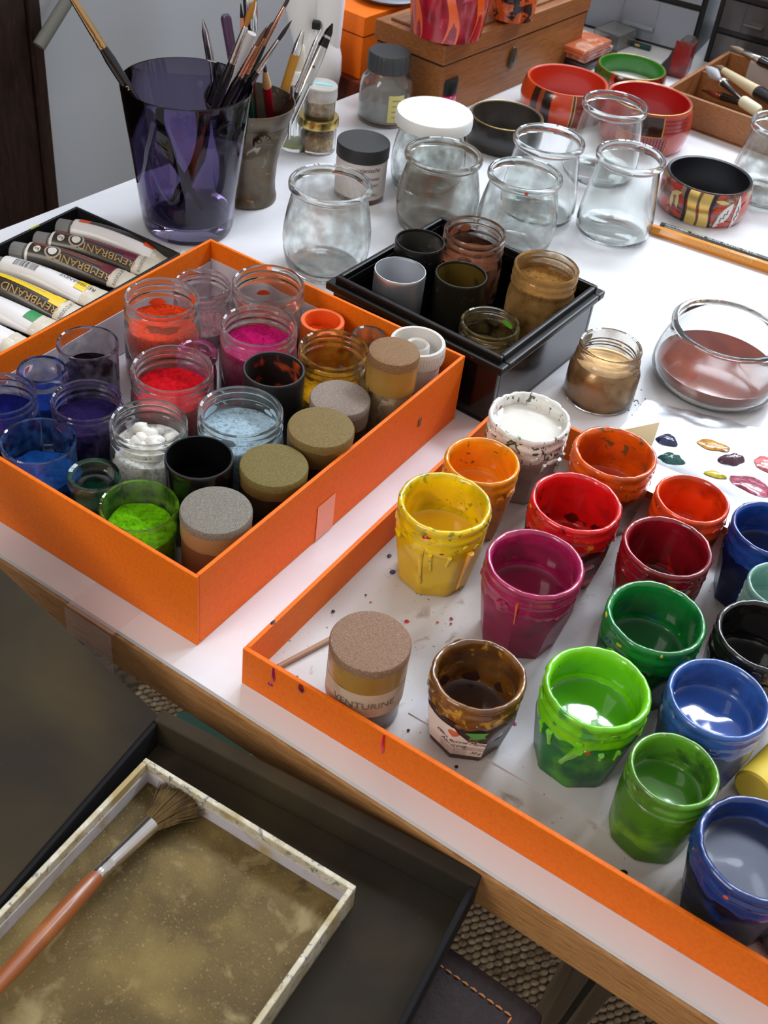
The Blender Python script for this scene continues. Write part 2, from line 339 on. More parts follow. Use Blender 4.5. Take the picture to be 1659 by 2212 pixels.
# ---------------------------------------------------------------- jars
def jar_pos(px, py, a, h, zf):
    p = P(px, py, zf + h); R = a * depth(p) / FPX
    return Vector((p.x, p.y, ZT + zf)), R
def octa(t, ph): return 1 / math.cos(((t - ph) % (PI / 4)) - PI / 8) * math.cos(PI / 8)
def body_r(R, h, ph, t, z):
    """outside radius of the faceted lower part of a jam jar"""
    k = z / h
    base = R * (.80 + .18 * min(1, max(0, k / .55)))
    wq = 1 if k < .5 else max(0, 1 - (k - .5) / .14)
    o = octa(t, ph) * 1.02
    return base * (wq * o + (1 - wq))
SPECK = {}
def paint_mat(key, col, layers=()):
    layers = [(tuple(int(c * .78) for c in col), 42, .46, .66)] + list(layers)
    return M('wet paint ' + key, col, .25, coat=.8, layers=layers, bump=.32, bscale=150)
def paint_jar(key, label, px, py, a, h, crust, body, pool, level, cl=(), bl=(), mess=1.0, ph=0.3, straight=False, drips=(), wave=.5, zf=.0026):
    loc, R = jar_pos(px, py, a, h, zf); R *= .985
    j = thing('paint_jar', label, 'jar', loc, 0, 'jars of wet paint in the orange tray')
    seed = (sum(map(ord, key)) % 97) * .37
    nz = lambda t, z, s: noise.noise(Vector((math.cos(t) * s, math.sin(t) * s, z * 60 + seed)))
    bm_ = M('painted glass ' + key, body, .28, spec=.3, layers=bl)
    pm = paint_mat(key, crust, cl)
    if straight:
        br = lambda t, z: R * (.93 + .05 * min(1, z / h / .3)) * (1 if z > .42 * h else 1.0 * (.5 + .5 * octa(t, ph)))
        prof = [(0, 0), (.86, 0), (.93, .02), (.97, .3), (.98, .42), (.975, .5), (.99, .54), (.965, .58), (.985, .62), (.96, .66), (.98, .7), (.955, .74)]
        bmw = lambda t, r, z, k: (r * ((.4 + .6 * octa(t, ph)) if z < .36 * h else 1), z)
    else:
        br = lambda t, z: body_r(R, h, ph, t, z)
        prof = [(0, 0), (.78, 0), (.81, .015), (.88, .2), (.95, .4), (.98, .5), (.985, .56), (.97, .61), (.94, .65), (.935, .70)]
        bmw = lambda t, r, z, k: ((r if k < 2 else body_r(R, h, ph, t, z)) * (octa(t, ph) * 1.02 if k < 2 else 1), z)
    mesh_obj('glass_body', lathe([(r * R, z * h) for r, z in prof], 64, bmw), bm_, j)
    # paint crust over threads, lip and inside
    z0 = .72 if straight else .64
    out = [(.955, z0), (.975, z0 + .03), (.99, .74 if not straight else .77), (.965, .775), (.96, .79), (1.0, .83), (.995, .86), (.955, .885), (.96, .91), (.995, .945), (1.0, .97), (.975, .992), (.945, 1.0), (.90, .993), (.865, .965), (.85, .92), (.86, .85), (.885, .78), (.9, .7), (.905, .6), (.90, level + .06), (.86, level + .01), (.80, level - .01)]
    amp = .017 * mess
    def cw(t, r, z, k):
        zz = z + (h * .05 * mess * nz(t, .0, 3.1) if k < 2 else 0) + (h * .006 * mess * nz(t, .3, 5))
        return r + R * amp * nz(t, z, 2.6 if k < 14 else 1.8) + R * amp * .6 * nz(t, z + .2, 7), zz
    mesh_obj('paint_crust', lathe([(r * R, z * h) for r, z in out], 88, cw, sharp=75), pm, j)
    pl = [(0, level), (.2, level), (.4, level), (.58, level), (.74, level + .0005), (.82, level + .003), (.875, level + .014)]
    mesh_obj('paint_pool', lathe([(r * R, z * h) for r, z in pl], 40, lambda t, r, z, k: (r, z + wave * .0011 * noise.noise(Vector((r * 70 * math.cos(t) + seed, r * 70 * math.sin(t), seed)))), sharp=80),
             M('paint pool ' + key, pool, .4 if key == 'navy' else .1, coat=.12 if key == 'navy' else 1, bump=.05, bscale=80), j)
    # dried clots stuck around neck and lip
    rng = random.Random(key); cols = [crust] + [c_[0] for c_ in cl][:2]
    for ci, cc in enumerate(cols):
        ms = []
        for q in range(int((11 if ci == 0 else 4) * mess)):
            t = rng.uniform(0, 2 * PI); zq = h * rng.uniform(z0 + .01, .97); s_ = rng.uniform(.0006, .0016) * (1.25 if ci == 0 else .9); rr = R * (.985 + .03 * nz(t, zq, 2.6))
            c_ = Vector((rr * math.cos(t), rr * math.sin(t), zq)); er = Vector((math.cos(t), math.sin(t), 0)); et = Vector((-er.y, er.x, 0)); ez = Vector((0, 0, 1)); lw_ = rng.uniform(.8, 2.4); v_ = []; f_ = []
            for lv, (rad, hh_) in enumerate(((1.0, -.1), (.75, .35), (.0, .5))):
                for k in range(8):
                    a_ = k * PI / 4; jt = 1 + .35 * noise.noise(Vector((k * 1.7, q, ci))); v_.append(c_ + et * (s_ * lw_ * rad * jt * math.cos(a_)) + ez * (s_ * rad * jt * math.sin(a_)) + er * (s_ * hh_))
            for lv in (0, 1): f_ += [(lv * 8 + k, lv * 8 + (k + 1) % 8, lv * 8 + 8 + (k + 1) % 8, lv * 8 + 8 + k) for k in range(8)]
            ms.append(from_lists(v_, f_, True, 80))
        if ms: mesh_obj('dried_clots', join_meshes(ms), pm if ci == 0 else M('clot %d %d %d' % cc, cc, .25, coat=.7), j)['kind'] = 'stuff'
    for (t0, zt, zb, wd, lean, dm) in drips:
        pts, rad = [], []
        for i in range(9):
            f_ = i / 8; z = h * (zt + (zb - zt) * f_); t = math.radians(t0 + lean * f_)
            r = (br(t, z) if z < .66 * h else R * 1.0) + .0002
            pts.append(Vector((r * math.cos(t), r * math.sin(t), z))); rad.append(wd * (1.3 - .9 * f_ if f_ < .75 else .62 + .25 * math.sin((f_ - .75) * 4 * PI)) if f_ < 1 else wd * .35)
        mesh_obj('drip', sweep(pts, rad, 10), dm if dm else pm, j)
    return j, R, br
red_s, blk_s, grn_s, blu_s, yel_s, brn_s = (190, 20, 40), (38, 34, 30), (60, 150, 60), (60, 70, 150), (225, 180, 20), (110, 70, 34)
paint_jar('white', 'brimful white paint jar with a thick cracked white rim, behind the amber jar', 1146, 898, 92, .0510, (236, 234, 228), (142, 124, 116), (230, 226, 218), .84, [((84, 86, 76), 230, .585, .62), (grn_s, 150, .68, .71), (red_s, 130, .70, .73), (blu_s, 190, .69, .72)], [((176, 160, 150), 40, .4, .6), (red_s, 70, .68, .74)], 2.0, drips=[(-35, .66, .44, .0012, 3, None), (-62, .66, .52, .0009, -2, None), (-20, .66, .5, .0008, 2, None)])
paint_jar('amber', 'amber orange paint jar between the white and the yellow jars', 1043, 993, 84, .0480, (247, 150, 14), (176, 106, 34), (246, 150, 12), .52, [((120, 100, 40), 120, .63, .68)], [((204, 128, 40), 40, .45, .6), ((130, 70, 24), 80, .6, .7)], .9, ph=.1)
paint_jar('yellow', 'bright yellow paint jar with runny drips on its outside', 962, 1083, 104, .0515, (246, 208, 16), (214, 174, 26), (236, 188, 22), .50, [((150, 150, 30), 190, .60, .66), (red_s, 150, .70, .73), ((80, 110, 40), 120, .68, .72)], [((232, 196, 60), 40, .5, .6), ((206, 110, 50), 90, .64, .7)], 1.2, ph=.45, drips=[(-112, .68, .2, .0011, 4, None), (-48, .68, .06, .0014, 2, M('orange yellow drip', (246, 176, 20), .2, coat=.8)), (-100, .68, .42, .0009, 3, None), (-76, .67, .52, .0009, -2, None)])
paint_jar('orange', 'deep orange paint jar right of the white jar, brown flecks on its rim', 1330, 975, 93, .0510, (232, 98, 14), (140, 66, 24), (204, 72, 10), .44, [((110, 84, 40), 150, .60, .66), ((190, 70, 14), 60, .5, .7)], [((92, 50, 22), 60, .45, .6), ((220, 100, 20), 100, .62, .68)], 1.2)
paint_jar('red', 'pure red paint jar right of the yellow jar', 1246, 1082, 102, .0510, (222, 24, 26), (134, 24, 22), (176, 16, 16), .34, [((120, 20, 26), 110, .62, .68), ((236, 150, 20), 60, .74, .77)], [((84, 16, 14), 60, .45, .6), ((226, 60, 20), 90, .64, .7)], 1.2, ph=.2)
paint_jar('vermilion', 'orange-red paint jar with a thin clean rim beside the foil palette', 1497, 1075, 83, .0510, (240, 74, 16), (150, 50, 24), (222, 54, 12), .46, [((170, 30, 16), 40, .55, .7)], [((96, 50, 26), 70, .45, .6), ((238, 90, 26), 100, .58, .66)], .6, ph=.6)
paint_jar('magenta', 'tall magenta paint jar below the red one, smooth rim', 1157, 1213, 110, .0515, (170, 34, 88), (140, 34, 70), (126, 18, 60), .52, [((150, 24, 74), 50, .5, .7), ((206, 30, 60), 120, .7, .74)], [((156, 48, 92), 36, .45, .65), ((110, 30, 56), 60, .55, .7)], .8, ph=.5, drips=[(-108, .86, .58, .0006, 2, M('orange run', (232, 90, 30), .2, coat=.8))])
paint_jar('dark_red', 'wine-red paint jar with a nearly black interior, below the orange-red jar', 1444, 1178, 100, .0510, (146, 16, 30), (104, 42, 22), (60, 8, 14), .34, [((110, 12, 28), 60, .45, .65), ((220, 40, 24), 90, .68, .72)], [((150, 110, 26), 60, .56, .66), ((140, 20, 24), 60, .4, .55)], 1.0, ph=.35)
paint_jar('royal_blue', 'royal blue paint jar at the right edge below the foil palette', 1672, 1140, 92, .0510, (24, 66, 150), (14, 28, 80), (12, 30, 72), .6, [((16, 40, 110), 60, .5, .7)], [((30, 50, 110), 60, .5, .65)], .6)
paint_jar('emerald', 'dark emerald green paint jar with yellow flecks on its rim', 1419, 1330, 112, .0510, (18, 124, 52), (20, 62, 36), (26, 88, 46), .5, [((40, 60, 140), 80, .66, .70), ((190, 180, 40), 130, .69, .73), ((14, 90, 44), 60, .5, .7)], [((30, 90, 50), 60, .5, .6), ((14, 36, 26), 50, .5, .7)], 1.2, ph=.1)
paint_jar('pale_teal', 'small pale teal paint jar cut by the right edge of the picture', 1690, 1265, 76, .0484, (136, 180, 170), (124, 172, 162), (142, 188, 178), .6, [((110, 150, 140), 60, .5, .7), ((200, 150, 40), 120, .72, .75)], [((150, 190, 180), 60, .5, .65)], .7)
paint_jar('black', 'black paint jar with glinting ragged rim beside the emerald jar', 1654, 1370, 108, .0514, (22, 20, 20), (18, 18, 18), (10, 10, 10), .5, [((120, 90, 50), 160, .68, .72), ((130, 30, 26), 90, .74, .78)], [((40, 36, 34), 60, .5, .65)], 1.3)
LIME = (118, 208, 18)
paint_jar('lime', 'lime green paint jar with a long lime run on its dark green side', 1292, 1482, 120, .0515, LIME, (28, 112, 48), (84, 164, 24), .60, [((60, 150, 40), 90, .6, .68), ((150, 90, 20), 190, .72, .75), ((40, 90, 60), 70, .70, .74)], [((72, 150, 34), 45, .5, .62), ((20, 80, 50), 40, .5, .7), ((120, 190, 30), 90, .66, .72)], 1.4, ph=.55, drips=[(-104, .68, .34, .0019, -16, None), (-140, .68, .5, .0013, 2, None), (-80, .66, .56, .0011, 2, None), (-60, .66, .54, .0009, -2, None), (-155, .68, .54, .001, 2, None)], wave=.8)
paint_jar('periwinkle', 'periwinkle blue paint jar under the emerald and black jars', 1555, 1505, 115, .0510, (54, 96, 172), (62, 80, 104), (48, 90, 172), .66, [((40, 70, 130), 60, .5, .7), ((220, 190, 30), 80, .76, .78)], [((90, 92, 84), 50, .5, .62), ((44, 70, 130), 60, .5, .65)], .8, ph=.2, wave=.8)
paint_jar('leaf_green', 'leaf green paint in a straight ribbed glass jar below the lime jar', 1458, 1660, 101, .0470, (92, 156, 32), (72, 122, 28), (62, 126, 22), .62, [((50, 90, 30), 60, .5, .62), ((150, 170, 120), 120, .68, .72)], [((104, 158, 34), 50, .5, .62), ((46, 84, 24), 40, .5, .68)], .45, ph=.4, straight=True, wave=.8)
paint_jar('navy', 'navy blue paint jar, widest one, at the bottom right corner', 1640, 1830, 137, .0460, (24, 56, 128), (16, 26, 52), (36, 46, 76), .72, [((14, 36, 90), 60, .5, .7), ((226, 90, 40), 60, .77, .79)], [((10, 14, 24), 50, .5, .65), ((26, 50, 110), 60, .55, .68)], 1.2, ph=.2, wave=.3)
jb, RB, brb = paint_jar('brown', 'jam jar smeared with amber-brown varnish, paper fruit label on its side', 1035, 1455, 106, .0426, (134, 84, 28), (76, 46, 40), (58, 28, 16), .34,
    [((96, 58, 24), 60, .42, .6), ((190, 140, 40), 90, .6, .66), ((196, 30, 50), 60, .72, .75), ((180, 172, 150), 80, .70, .74), ((210, 100, 20), 70, .70, .74)], [((60, 38, 36), 40, .4, .6)], 1.5, ph=math.radians(-112))
hB = .0426
lab_fn = lambda off: (lambda t, z: Vector(((brb(t, z) + off) * math.cos(t), (brb(t, z) + off) * math.sin(t), z)))
LABELP = M('cream label paper', (234, 228, 220), .6)
def deg(x): return math.radians(x)
# ragged label: tall torn left half, low right half
t_out = [(deg(-168), .0045), (deg(-140), .0040), (deg(-112), .0045), (deg(-90), .0050), (deg(-68), .0055), (deg(-67), .017), (deg(-78), .0185), (deg(-92), .0185), (deg(-98), .0215), (deg(-104), .0255), (deg(-112), .0275), (deg(-124), .0285), (deg(-128), .0262), (deg(-140), .0262), (deg(-168), .024)]
vv, ff = [], []
for i in range(30):
    t = deg(-166 + 99 * i / 29)
    top = .0175 if math.degrees(t) > -92 else (.0175 + (.0275 - .0175) * (-92 - math.degrees(t)) / 22 if math.degrees(t) > -114 else .0265)
    top += .0006 * noise.noise(Vector((i * .7, 0, 0))); 
    for s in range(6): vv.append(lab_fn(.00025)(t, .0045 + (top - .0045) * s / 5))
for i in range(29):
    for s in range(5): ff.append((i * 6 + s, i * 6 + 6 + s, i * 6 + 7 + s, i * 6 + 1 + s))
lb = mesh_obj('paper_label', from_lists(vv, ff), LABELP, jb)
def lab_text(s, size, tdeg, z, shear=0, rotu=0.0, extra=0.0):
    def fn(x, y):
        x, y = x * math.cos(rotu) - y * math.sin(rotu), x * math.sin(rotu) + y * math.cos(rotu)
        t = deg(tdeg) + x / (RB * .93); return lab_fn(.00042)(t, z + y)
    return mesh_obj('label_print', text_mesh(s, size, shear, fn, extra=extra), INK, lb)
lab_text('Extra Bonne Maman', .0034, -101, .0163, .4, -.03); lab_text('Abricots', .0040, -112, .0130, .4, -.03); lab_text('30 g', .0030, -77, .0078, .35)
for k in range(5): lab_text('confiture extra d abricots sucre', .0012, -112, .0104 - k * .0013)
for k in range(2): lab_text('PREPAREE EN FRANCE', .0012, -80, .0122 - k * .0015)
mesh_obj('label_print', fan_patch(lab_fn(.0004), [(deg(-112 + 8 * math.cos(a)), .0228 + .0022 * math.sin(a)) for a in [i * PI / 6 for i in range(12)]]), M('apricot print', (214, 108, 66), .6), lb)
mesh_obj('paint_smear', fan_patch(lambda t, z: Vector(((brb(t, z) + .0008) * math.cos(t), (brb(t, z) + .0008) * math.sin(t), z)), [(deg(-98), .0262), (deg(-84), .0275), (deg(-70), .0272), (deg(-74), .025), (deg(-72), .0232), (deg(-82), .021), (deg(-92), .0206), (deg(-90), .0232)]), M('green smear', (66, 166, 40), .2, coat=.8), jb)

# ---- pigment jars in glass
def powder(R, z0, z1, seed, lump=.0012, dish=.0):
    prof = [(0, z0), (R, z0), (R, z0 + (z1 - z0) * .5), (R, z1 - .0004), (R * .93, z1), (R * .8, z1), (R * .66, z1), (R * .5, z1), (R * .34, z1), (R * .17, z1), (0, z1)]
    def wp(t, r, z, k):
        if k < 4: return r, z + (lump * .8 * noise.noise(Vector((math.cos(t) * 2, math.sin(t) * 2, seed))) if k == 3 else 0)
        q = Vector((r * math.cos(t) * 160 + seed * 5, r * math.sin(t) * 160, seed))
        return r, z + lump * noise.noise(q) + lump * .6 * noise.noise(q * 2.7) - dish * (1 - r / R)
    return lathe(prof, 40, wp, sharp=80)
def pig_mat(key, col): return M('dry pigment ' + key, col, .95, spec=.1, layers=[(tuple(int(c * .72) for c in col), 420, .45, .7)], bump=.7, bscale=1200)
STYLES = {
    'thread': [(.80, 0), (.93, .0), (.985, .03), (1.0, .10), (1.0, .60), (.985, .68), (.93, .735), (.925, .76), (.975, .79), (.975, .81), (.93, .835), (.93, .855), (.975, .88), (.97, .905), (.935, .925), (.965, .955), (.965, .985), (.93, 1.0), (.88, .985), (.865, .95), (.865, .74), (.92, .66), (.93, .12), (.86, .055), (0, .05)],
    'tube': [(.88, 0), (.93, .01), (.95, .05), (.97, .9), (1.0, .955), (1.0, .985), (.97, 1.0), (.92, .99), (.91, .95), (.90, .07), (0, .05)],
    'vial': [(.85, 0), (.95, .02), (.97, .06), (.97, .62), (.9, .74), (.86, .78), (.9, .83), (1.0, .88), (1.0, .97), (.95, 1.0), (.80, .99), (.74, .95), (.74, .8), (.86, .6), (.87, .1), (0, .06)],
}
def style_prof(st, R, h): return [(0, 0)] + [(r * R, z * h) for r, z in STYLES[st]]
def inner_r(st): return {'thread': .91, 'tube': .885, 'vial': .84}[st]
def pigment_jar(key, label, px, py, a, h, st, col, level, glass=None, lump=.0012, dish=0, zf=.003, name='pigment_jar', group='glass jars of dry pigment in the orange box', residue=None, seg=56):
    loc, R = jar_pos(px, py, a, h, zf); R *= .975
    j = thing(name, label, 'jar', loc, random.uniform(0, 6), group)
    seed = (sum(map(ord, key)) % 89) * .43
    mesh_obj('glass', lathe(style_prof(st, R, h), seg), glass or GLASS, j)
    if col is not None:
        mesh_obj('pigment', powder(R * inner_r(st), h * .07, h * level, seed, lump, dish), pig_mat(key, col), j)
    if residue:
        col2, z0, z1, amt = residue; ri = R * ({'thread': .862, 'tube': .898, 'vial': .737}[st])
        for q in range(amt):
            t0 = random.uniform(0, 2 * PI); zc = h * random.uniform(z0, z1); s = random.uniform(.5, 1)
            out = [(t0 + s * .32 * math.cos(b) * (1 + .4 * noise.noise(Vector((math.cos(b), math.sin(b), q)))), zc + s * h * .055 * math.sin(b)) for b in [i * PI / 6 for i in range(12)]]
            mesh_obj('residue', fan_patch(lambda t, z: Vector((ri * .995 * math.cos(t), ri * .995 * math.sin(t), z)), out), M('residue ' + key, col2, .8), j)
    return j, R
VT = lambda c: dusty('film %d %d %d' % c, (246, 246, 245), c, 150, .42, .78, .42)
pigment_jar('vermilion', 'threaded glass jar of vermilion powder, furthest left of the tall threaded jars', 349, 640, 86, .0549, 'thread', (236, 66, 22), .66, residue=((240, 90, 40), .7, .9, 4))
pigment_jar('pale_pink', 'clear jar with a faint pink film in the back corner of the orange box', 437, 610, 64, .0437, 'thread', (206, 150, 160), .3, VT((208, 168, 178)))
pigment_jar('empty_orange', 'almost empty jar with orange smears against the back wall of the orange box', 580, 610, 83, .0535, 'thread', (226, 90, 20), .2, residue=((220, 70, 20), .55, .9, 7))
pigment_jar('magenta', 'threaded glass jar of deep magenta powder beside the back smeared jar', 560, 700, 88, .0539, 'thread', (176, 14, 88), .74, lump=.0026)
pigment_jar('red', 'threaded glass jar of scarlet powder in the middle of the orange box', 372, 793, 94, .0521, 'thread', (206, 16, 28), .70, lump=.0022)
pigment_jar('fuchsia', 'small glass vial dusted with fuchsia between the scarlet and vermilion jars', 425, 757, 46, .0396, 'vial', (196, 30, 120), .6, VT((216, 60, 140)))
pigment_jar('ochre', 'threaded jar with a little yellow ochre powder beside the taped tubes', 721, 752, 81, .0500, 'thread', (206, 150, 16), .4, VT((214, 160, 50)), residue=((216, 150, 20), .5, .85, 6))
pigment_jar('clear', 'narrow, nearly empty glass vial half hidden behind the tall taped tube', 797, 722, 37, .0400, 'vial', (210, 120, 60), .15)
pigment_jar('pale_blue', 'widest threaded jar, pale ice-blue powder, in the orange box', 520, 886, 98, .0514, 'thread', (170, 194, 208), .72, lump=.0008, residue=((176, 198, 212), .75, .93, 5))
jw, RW = pigment_jar('chalk', 'threaded jar filled with lumps of white chalk', 321, 910, 89, .0495, 'thread', (236, 232, 226), .66, lump=.001)
for i in range(44):
    t = random.uniform(0, 2 * PI); r = RW * .62 * math.sqrt(random.random()); s = random.uniform(.0022, .0046)
    lm_ = lathe([(0, -s), (s * .8, -s * .5), (s, 0), (s * .75, s * .55), (0, s * .8)], 9, lambda t_, r_, z_, k: (r_ * (1 + .55 * noise.noise(Vector((math.cos(t_) * 1.4, math.sin(t_) * 1.4, i * 1.3 + z_ * 400)))), z_), sharp=70)
    mesh_obj('chalk_lump', lm_, M('white chalk', (240, 237, 231), .85, bump=.3, bscale=700), jw, (r * math.cos(t), r * math.sin(t), .0495 * .66 + s * random.uniform(0, .9)), (random.random(), random.random(), random.random()))
pigment_jar('lime', 'straight clear tube of bright lime green powder in the front corner', 300, 1090, 88, .0430, 'tube', (112, 190, 12), .66, VT((130, 190, 40)), lump=.0024)
pigment_jar('deep_green', 'small squat glass jar of dark viridian powder at the front wall', 202, 1024, 59, .0396, 'vial', (14, 66, 46), .62, VT((60, 110, 90)))
pigment_jar('azure', 'straight clear tube of azure blue powder at the left of the front wall', 82, 950, 83, .0461, 'tube', (24, 84, 170), .55, VT((60, 110, 180)), lump=.0024)
pigment_jar('violet', 'threaded jar of dark violet powder with pink smears below its rim', 187, 862, 81, .0443, 'thread', (34, 22, 70), .72, VT((96, 80, 140)), residue=((180, 130, 190), .5, .7, 3))
pigment_jar('ultramarine', 'dark ultramarine jar cut off by the left edge of the picture', 0, 848, 81, .0501, 'thread', (14, 20, 92), .72, VT((70, 90, 150)))
pigment_jar('cobalt', 'small vial of cobalt blue powder with a blue speckled rim', 90, 797, 55, .0446, 'vial', (40, 76, 190), .55, VT((80, 110, 200)))
pigment_jar('purple_black', 'straight translucent tube of purple-black powder beside the left wall', 189, 739, 68, .0473, 'tube', (26, 14, 24), .62, VT((140, 132, 156)))

# ---- opaque tubes with and without powder
def cup(label, px, py, a, h, outm, inm, level, powm, zf, group, name='metal_cup', wall=.07, cat='cup'):
    loc, R = jar_pos(px, py, a, h, zf); R *= .975
    j = thing(name, label, cat, loc, random.uniform(0, 6), group)
    mesh_obj('shell', lathe([(0, 0), (.96 * R, 0), (.98 * R, .01 * h), (R, .96 * h), (R, .99 * h), (.985 * R, h), ((1 - wall) * R, h), ((1 - wall - .02) * R, .97 * h)], 56), outm, j)
    mesh_obj('inside', lathe([((1 - wall - .02) * R, .97 * h), ((1 - wall - .03) * R, .5 * h), ((1 - wall - .04) * R, .06 * h), (0, .06 * h)], 56), inm, j)
    if level: mesh_obj('pigment', powder((1 - wall - .045) * R, .065 * h, level * h, px * .01, .0014), powm, j)
    return j, R
cup('black tube smeared orange inside, in the middle of the orange box', 592, 797, 69, .0515, M('sooty tube', (34, 32, 32), .4), M('orange soot', (30, 16, 14), .7, layers=[((210, 80, 20), 60, .58, .66), ((160, 30, 20), 90, .62, .68)]), .5, pig_mat('soot', (26, 16, 15)), .003, 'tubes in the orange box', 'pigment_tube', cat='tube')
cup('plain glossy black tube full of black powder, in front of the ice-blue jar', 430, 987, 77, .0508, M('black glass', (14, 14, 16), .12, coat=.5), M('black inside', (8, 8, 9), .4), .6, pig_mat('lamp black', (6, 6, 7)), .003, 'tubes in the orange box', 'pigment_tube', cat='tube')
cup('small thick pot of orange powder at the back wall of the orange box', 697, 692, 49, .0391, M('orange stained pot', (226, 96, 26), .5), M('orange pot inside', (232, 96, 20), .7), .75, pig_mat('orange', (240, 84, 10)), .003, 'tubes in the orange box', 'pigment_pot', .18, 'pot')
def canister():
    loc, R = jar_pos(903, 737, 64, .0562, .003); R *= .96; h = .0562
    j = thing('film_canister', 'translucent white plastic film canister in the right corner of the orange box', 'canister', loc, 0)
    m = M('milky plastic', (226, 224, 218), .45, subs=.3, trans=.15)
    mesh_obj('shell', lathe([(0, 0), (.82 * R, 0), (.86 * R, .02 * h), (.9 * R, .8 * h)], 48), m, j)
    mesh_obj('lid', lathe([(.9 * R, .79 * h), (.985 * R, .80 * h), (R, .82 * h), (R, .97 * h), (.97 * R, h), (.86 * R, h), (.84 * R, .96 * h), (.82 * R, .80 * h), (.5 * R, .79 * h), (.46 * R, .8 * h), (.44 * R, .95 * h), (.38 * R, .97 * h), (.3 * R, .95 * h), (.28 * R, .82 * h), (0, .81 * h)], 64), m, j)
    mesh_obj('ribbing', join_meshes([sweep([Vector((1.0 * R * math.cos(t), 1.0 * R * math.sin(t), .83 * h)), Vector((1.0 * R * math.cos(t), 1.0 * R * math.sin(t), .96 * h))], .0003, 5) for t in [2 * PI * i / 60 for i in range(60)]]), m, j)
canister()
def cloth_mat(key, col, glint): return M('metal dusted mesh cloth ' + key, col, .6, layers=[(tuple(int(c * .8) for c in col), 1500, .45, .6), (glint, 2600, .64, .7)], bump=.5, bscale=2600)
def sieve_tube(key, label, px, py, a, h, top, side, lower, zf, group, taper=1.0, tape_frac=.3, text=None, crinkle=0.0, lowlab=None):
    loc, R = jar_pos(px, py, a, h, zf); R *= .975
    j = thing('sieve_tube', label, 'tube', loc, 0, group)
    mesh_obj('cloth_top', lathe([(0, h), (.5 * R, h), (.9 * R, h), (.97 * R, .994 * h), (R, .975 * h), (1.0 * R, .93 * h)], 56, lambda t, r, z, k: (r, z - (.0012 * (1 + noise.noise(Vector((math.cos(t) * 2, math.sin(t) * 2, px)))) if k == 5 else 0))), top, j)
    zt = (1 - tape_frac) * h
    mesh_obj('tape_band', lathe([(.985 * R, .965 * h), (.992 * R, .9 * h), (.99 * R, zt + .004), (.985 * R, zt)], 64, lambda t, r, z, k: (r, z + (.0012 * noise.noise(Vector((math.cos(t) * 3, math.sin(t) * 3, py))) if k == 3 else 0)), sharp=80), side, j)
    mesh_obj('tube_body', lathe([(0, 0), (.93 * taper * R, 0), (.965 * taper * R, .02 * h), (.965 * taper * R, .3 * h), (.965 * R, zt), (.965 * R, .95 * h)], 56, lambda t, r, z, k: (r * (1 + crinkle * noise.noise(Vector((math.cos(t) * 6, math.sin(t) * 6, z * 80)))), z)), lower, j)
    if lowlab:
        z0, z1, lm_ = lowlab
        fn = lambda o: (lambda t, z: Vector(((.99 * R + o) * math.cos(t), (.99 * R + o) * math.sin(t), z)))
        l = mesh_obj('paper_label', strip(fn(0), deg(-190), deg(10), z0 * h, z1 * h, 40, 3), lm_, j)
        if text:
            mesh_obj('label_print', text_mesh(text, .0058, 0, lambda x, y: fn(.0003)(deg(-88) + x / (.985 * R), (z0 + z1) / 2 * h + y)), M('pencil grey', (120, 108, 96), .7), l)
    return j
KRAFT = M('brown packing tape', (168, 128, 62), .32, layers=[((148, 108, 48), 40, .4, .65)], coat=.3)
KRAFT_D = M('dark bronze tape', (120, 92, 50), .4, layers=[((96, 70, 36), 50, .4, .65)], coat=.2)
BROWN_T = M('smoky brown tube', (96, 70, 58), .3, layers=[((70, 50, 44), 30, .4, .65)], coat=.3)
DARK_T = M('dark brown tube', (60, 46, 34), .35, layers=[((40, 30, 24), 40, .4, .65)])
gbox = 'cloth-topped sieve tubes in the orange box'
sieve_tube('tall', 'tallest sieve tube, rust-bronze top, wrapped in crinkled clear film', 852, 757, 58, .0680, cloth_mat('rust', (146, 108, 68), (180, 140, 96)), KRAFT, M('crinkled film', (150, 132, 104), .2, layers=[((90, 76, 58), 60, .45, .6), ((190, 176, 150), 120, .6, .7)], coat=.6), .003, gbox, tape_frac=.34, crinkle=.05)
sieve_tube('mauve', 'sieve tube with a mauve-grey cloth top next to the tall taped tube', 735, 858, 68, .0469, cloth_mat('mauve', (150, 132, 120), (176, 158, 146)), M('grey tape', (128, 108, 90), .4), DARK_T, .003, gbox)
sieve_tube('olive_far', 'olive-gold sieve tube next to the mauve-topped one along the right wall', 694, 921, 75, .0529, cloth_mat('olive', (132, 108, 56), (176, 150, 90)), KRAFT_D, DARK_T, .003, gbox)
sieve_tube('olive_near', 'greenest olive-gold sieve tube, between the black tube and the right wall', 592, 1003, 77, .0488, cloth_mat('olive green', (122, 106, 50), (180, 160, 90)), KRAFT_D, DARK_T, .003, gbox, tape_frac=.22)
sieve_tube('silver', 'silver-grey glittering sieve tube in the front corner of the orange box', 467, 1100, 81, .0489, cloth_mat('silver', (136, 128, 116), (206, 202, 190)), M('tan tape', (160, 128, 86), .35, coat=.2), M('bronze tube', (120, 88, 58), .35), .003, gbox)
sieve_tube('tray', 'bronze cloth-topped sieve tube with a handwritten label, standing in the orange tray', 801, 1383, 92, .0466, cloth_mat('bronze', (150, 114, 90), (214, 190, 166)), KRAFT, BROWN_T, .0028, 'cloth-topped sieve tube in the tray', taper=.98, tape_frac=.37, text='VENTURINE', lowlab=(.30, .64, M('stained label paper', (196, 176, 152), .5, layers=[((164, 138, 112), 60, .45, .7)])))

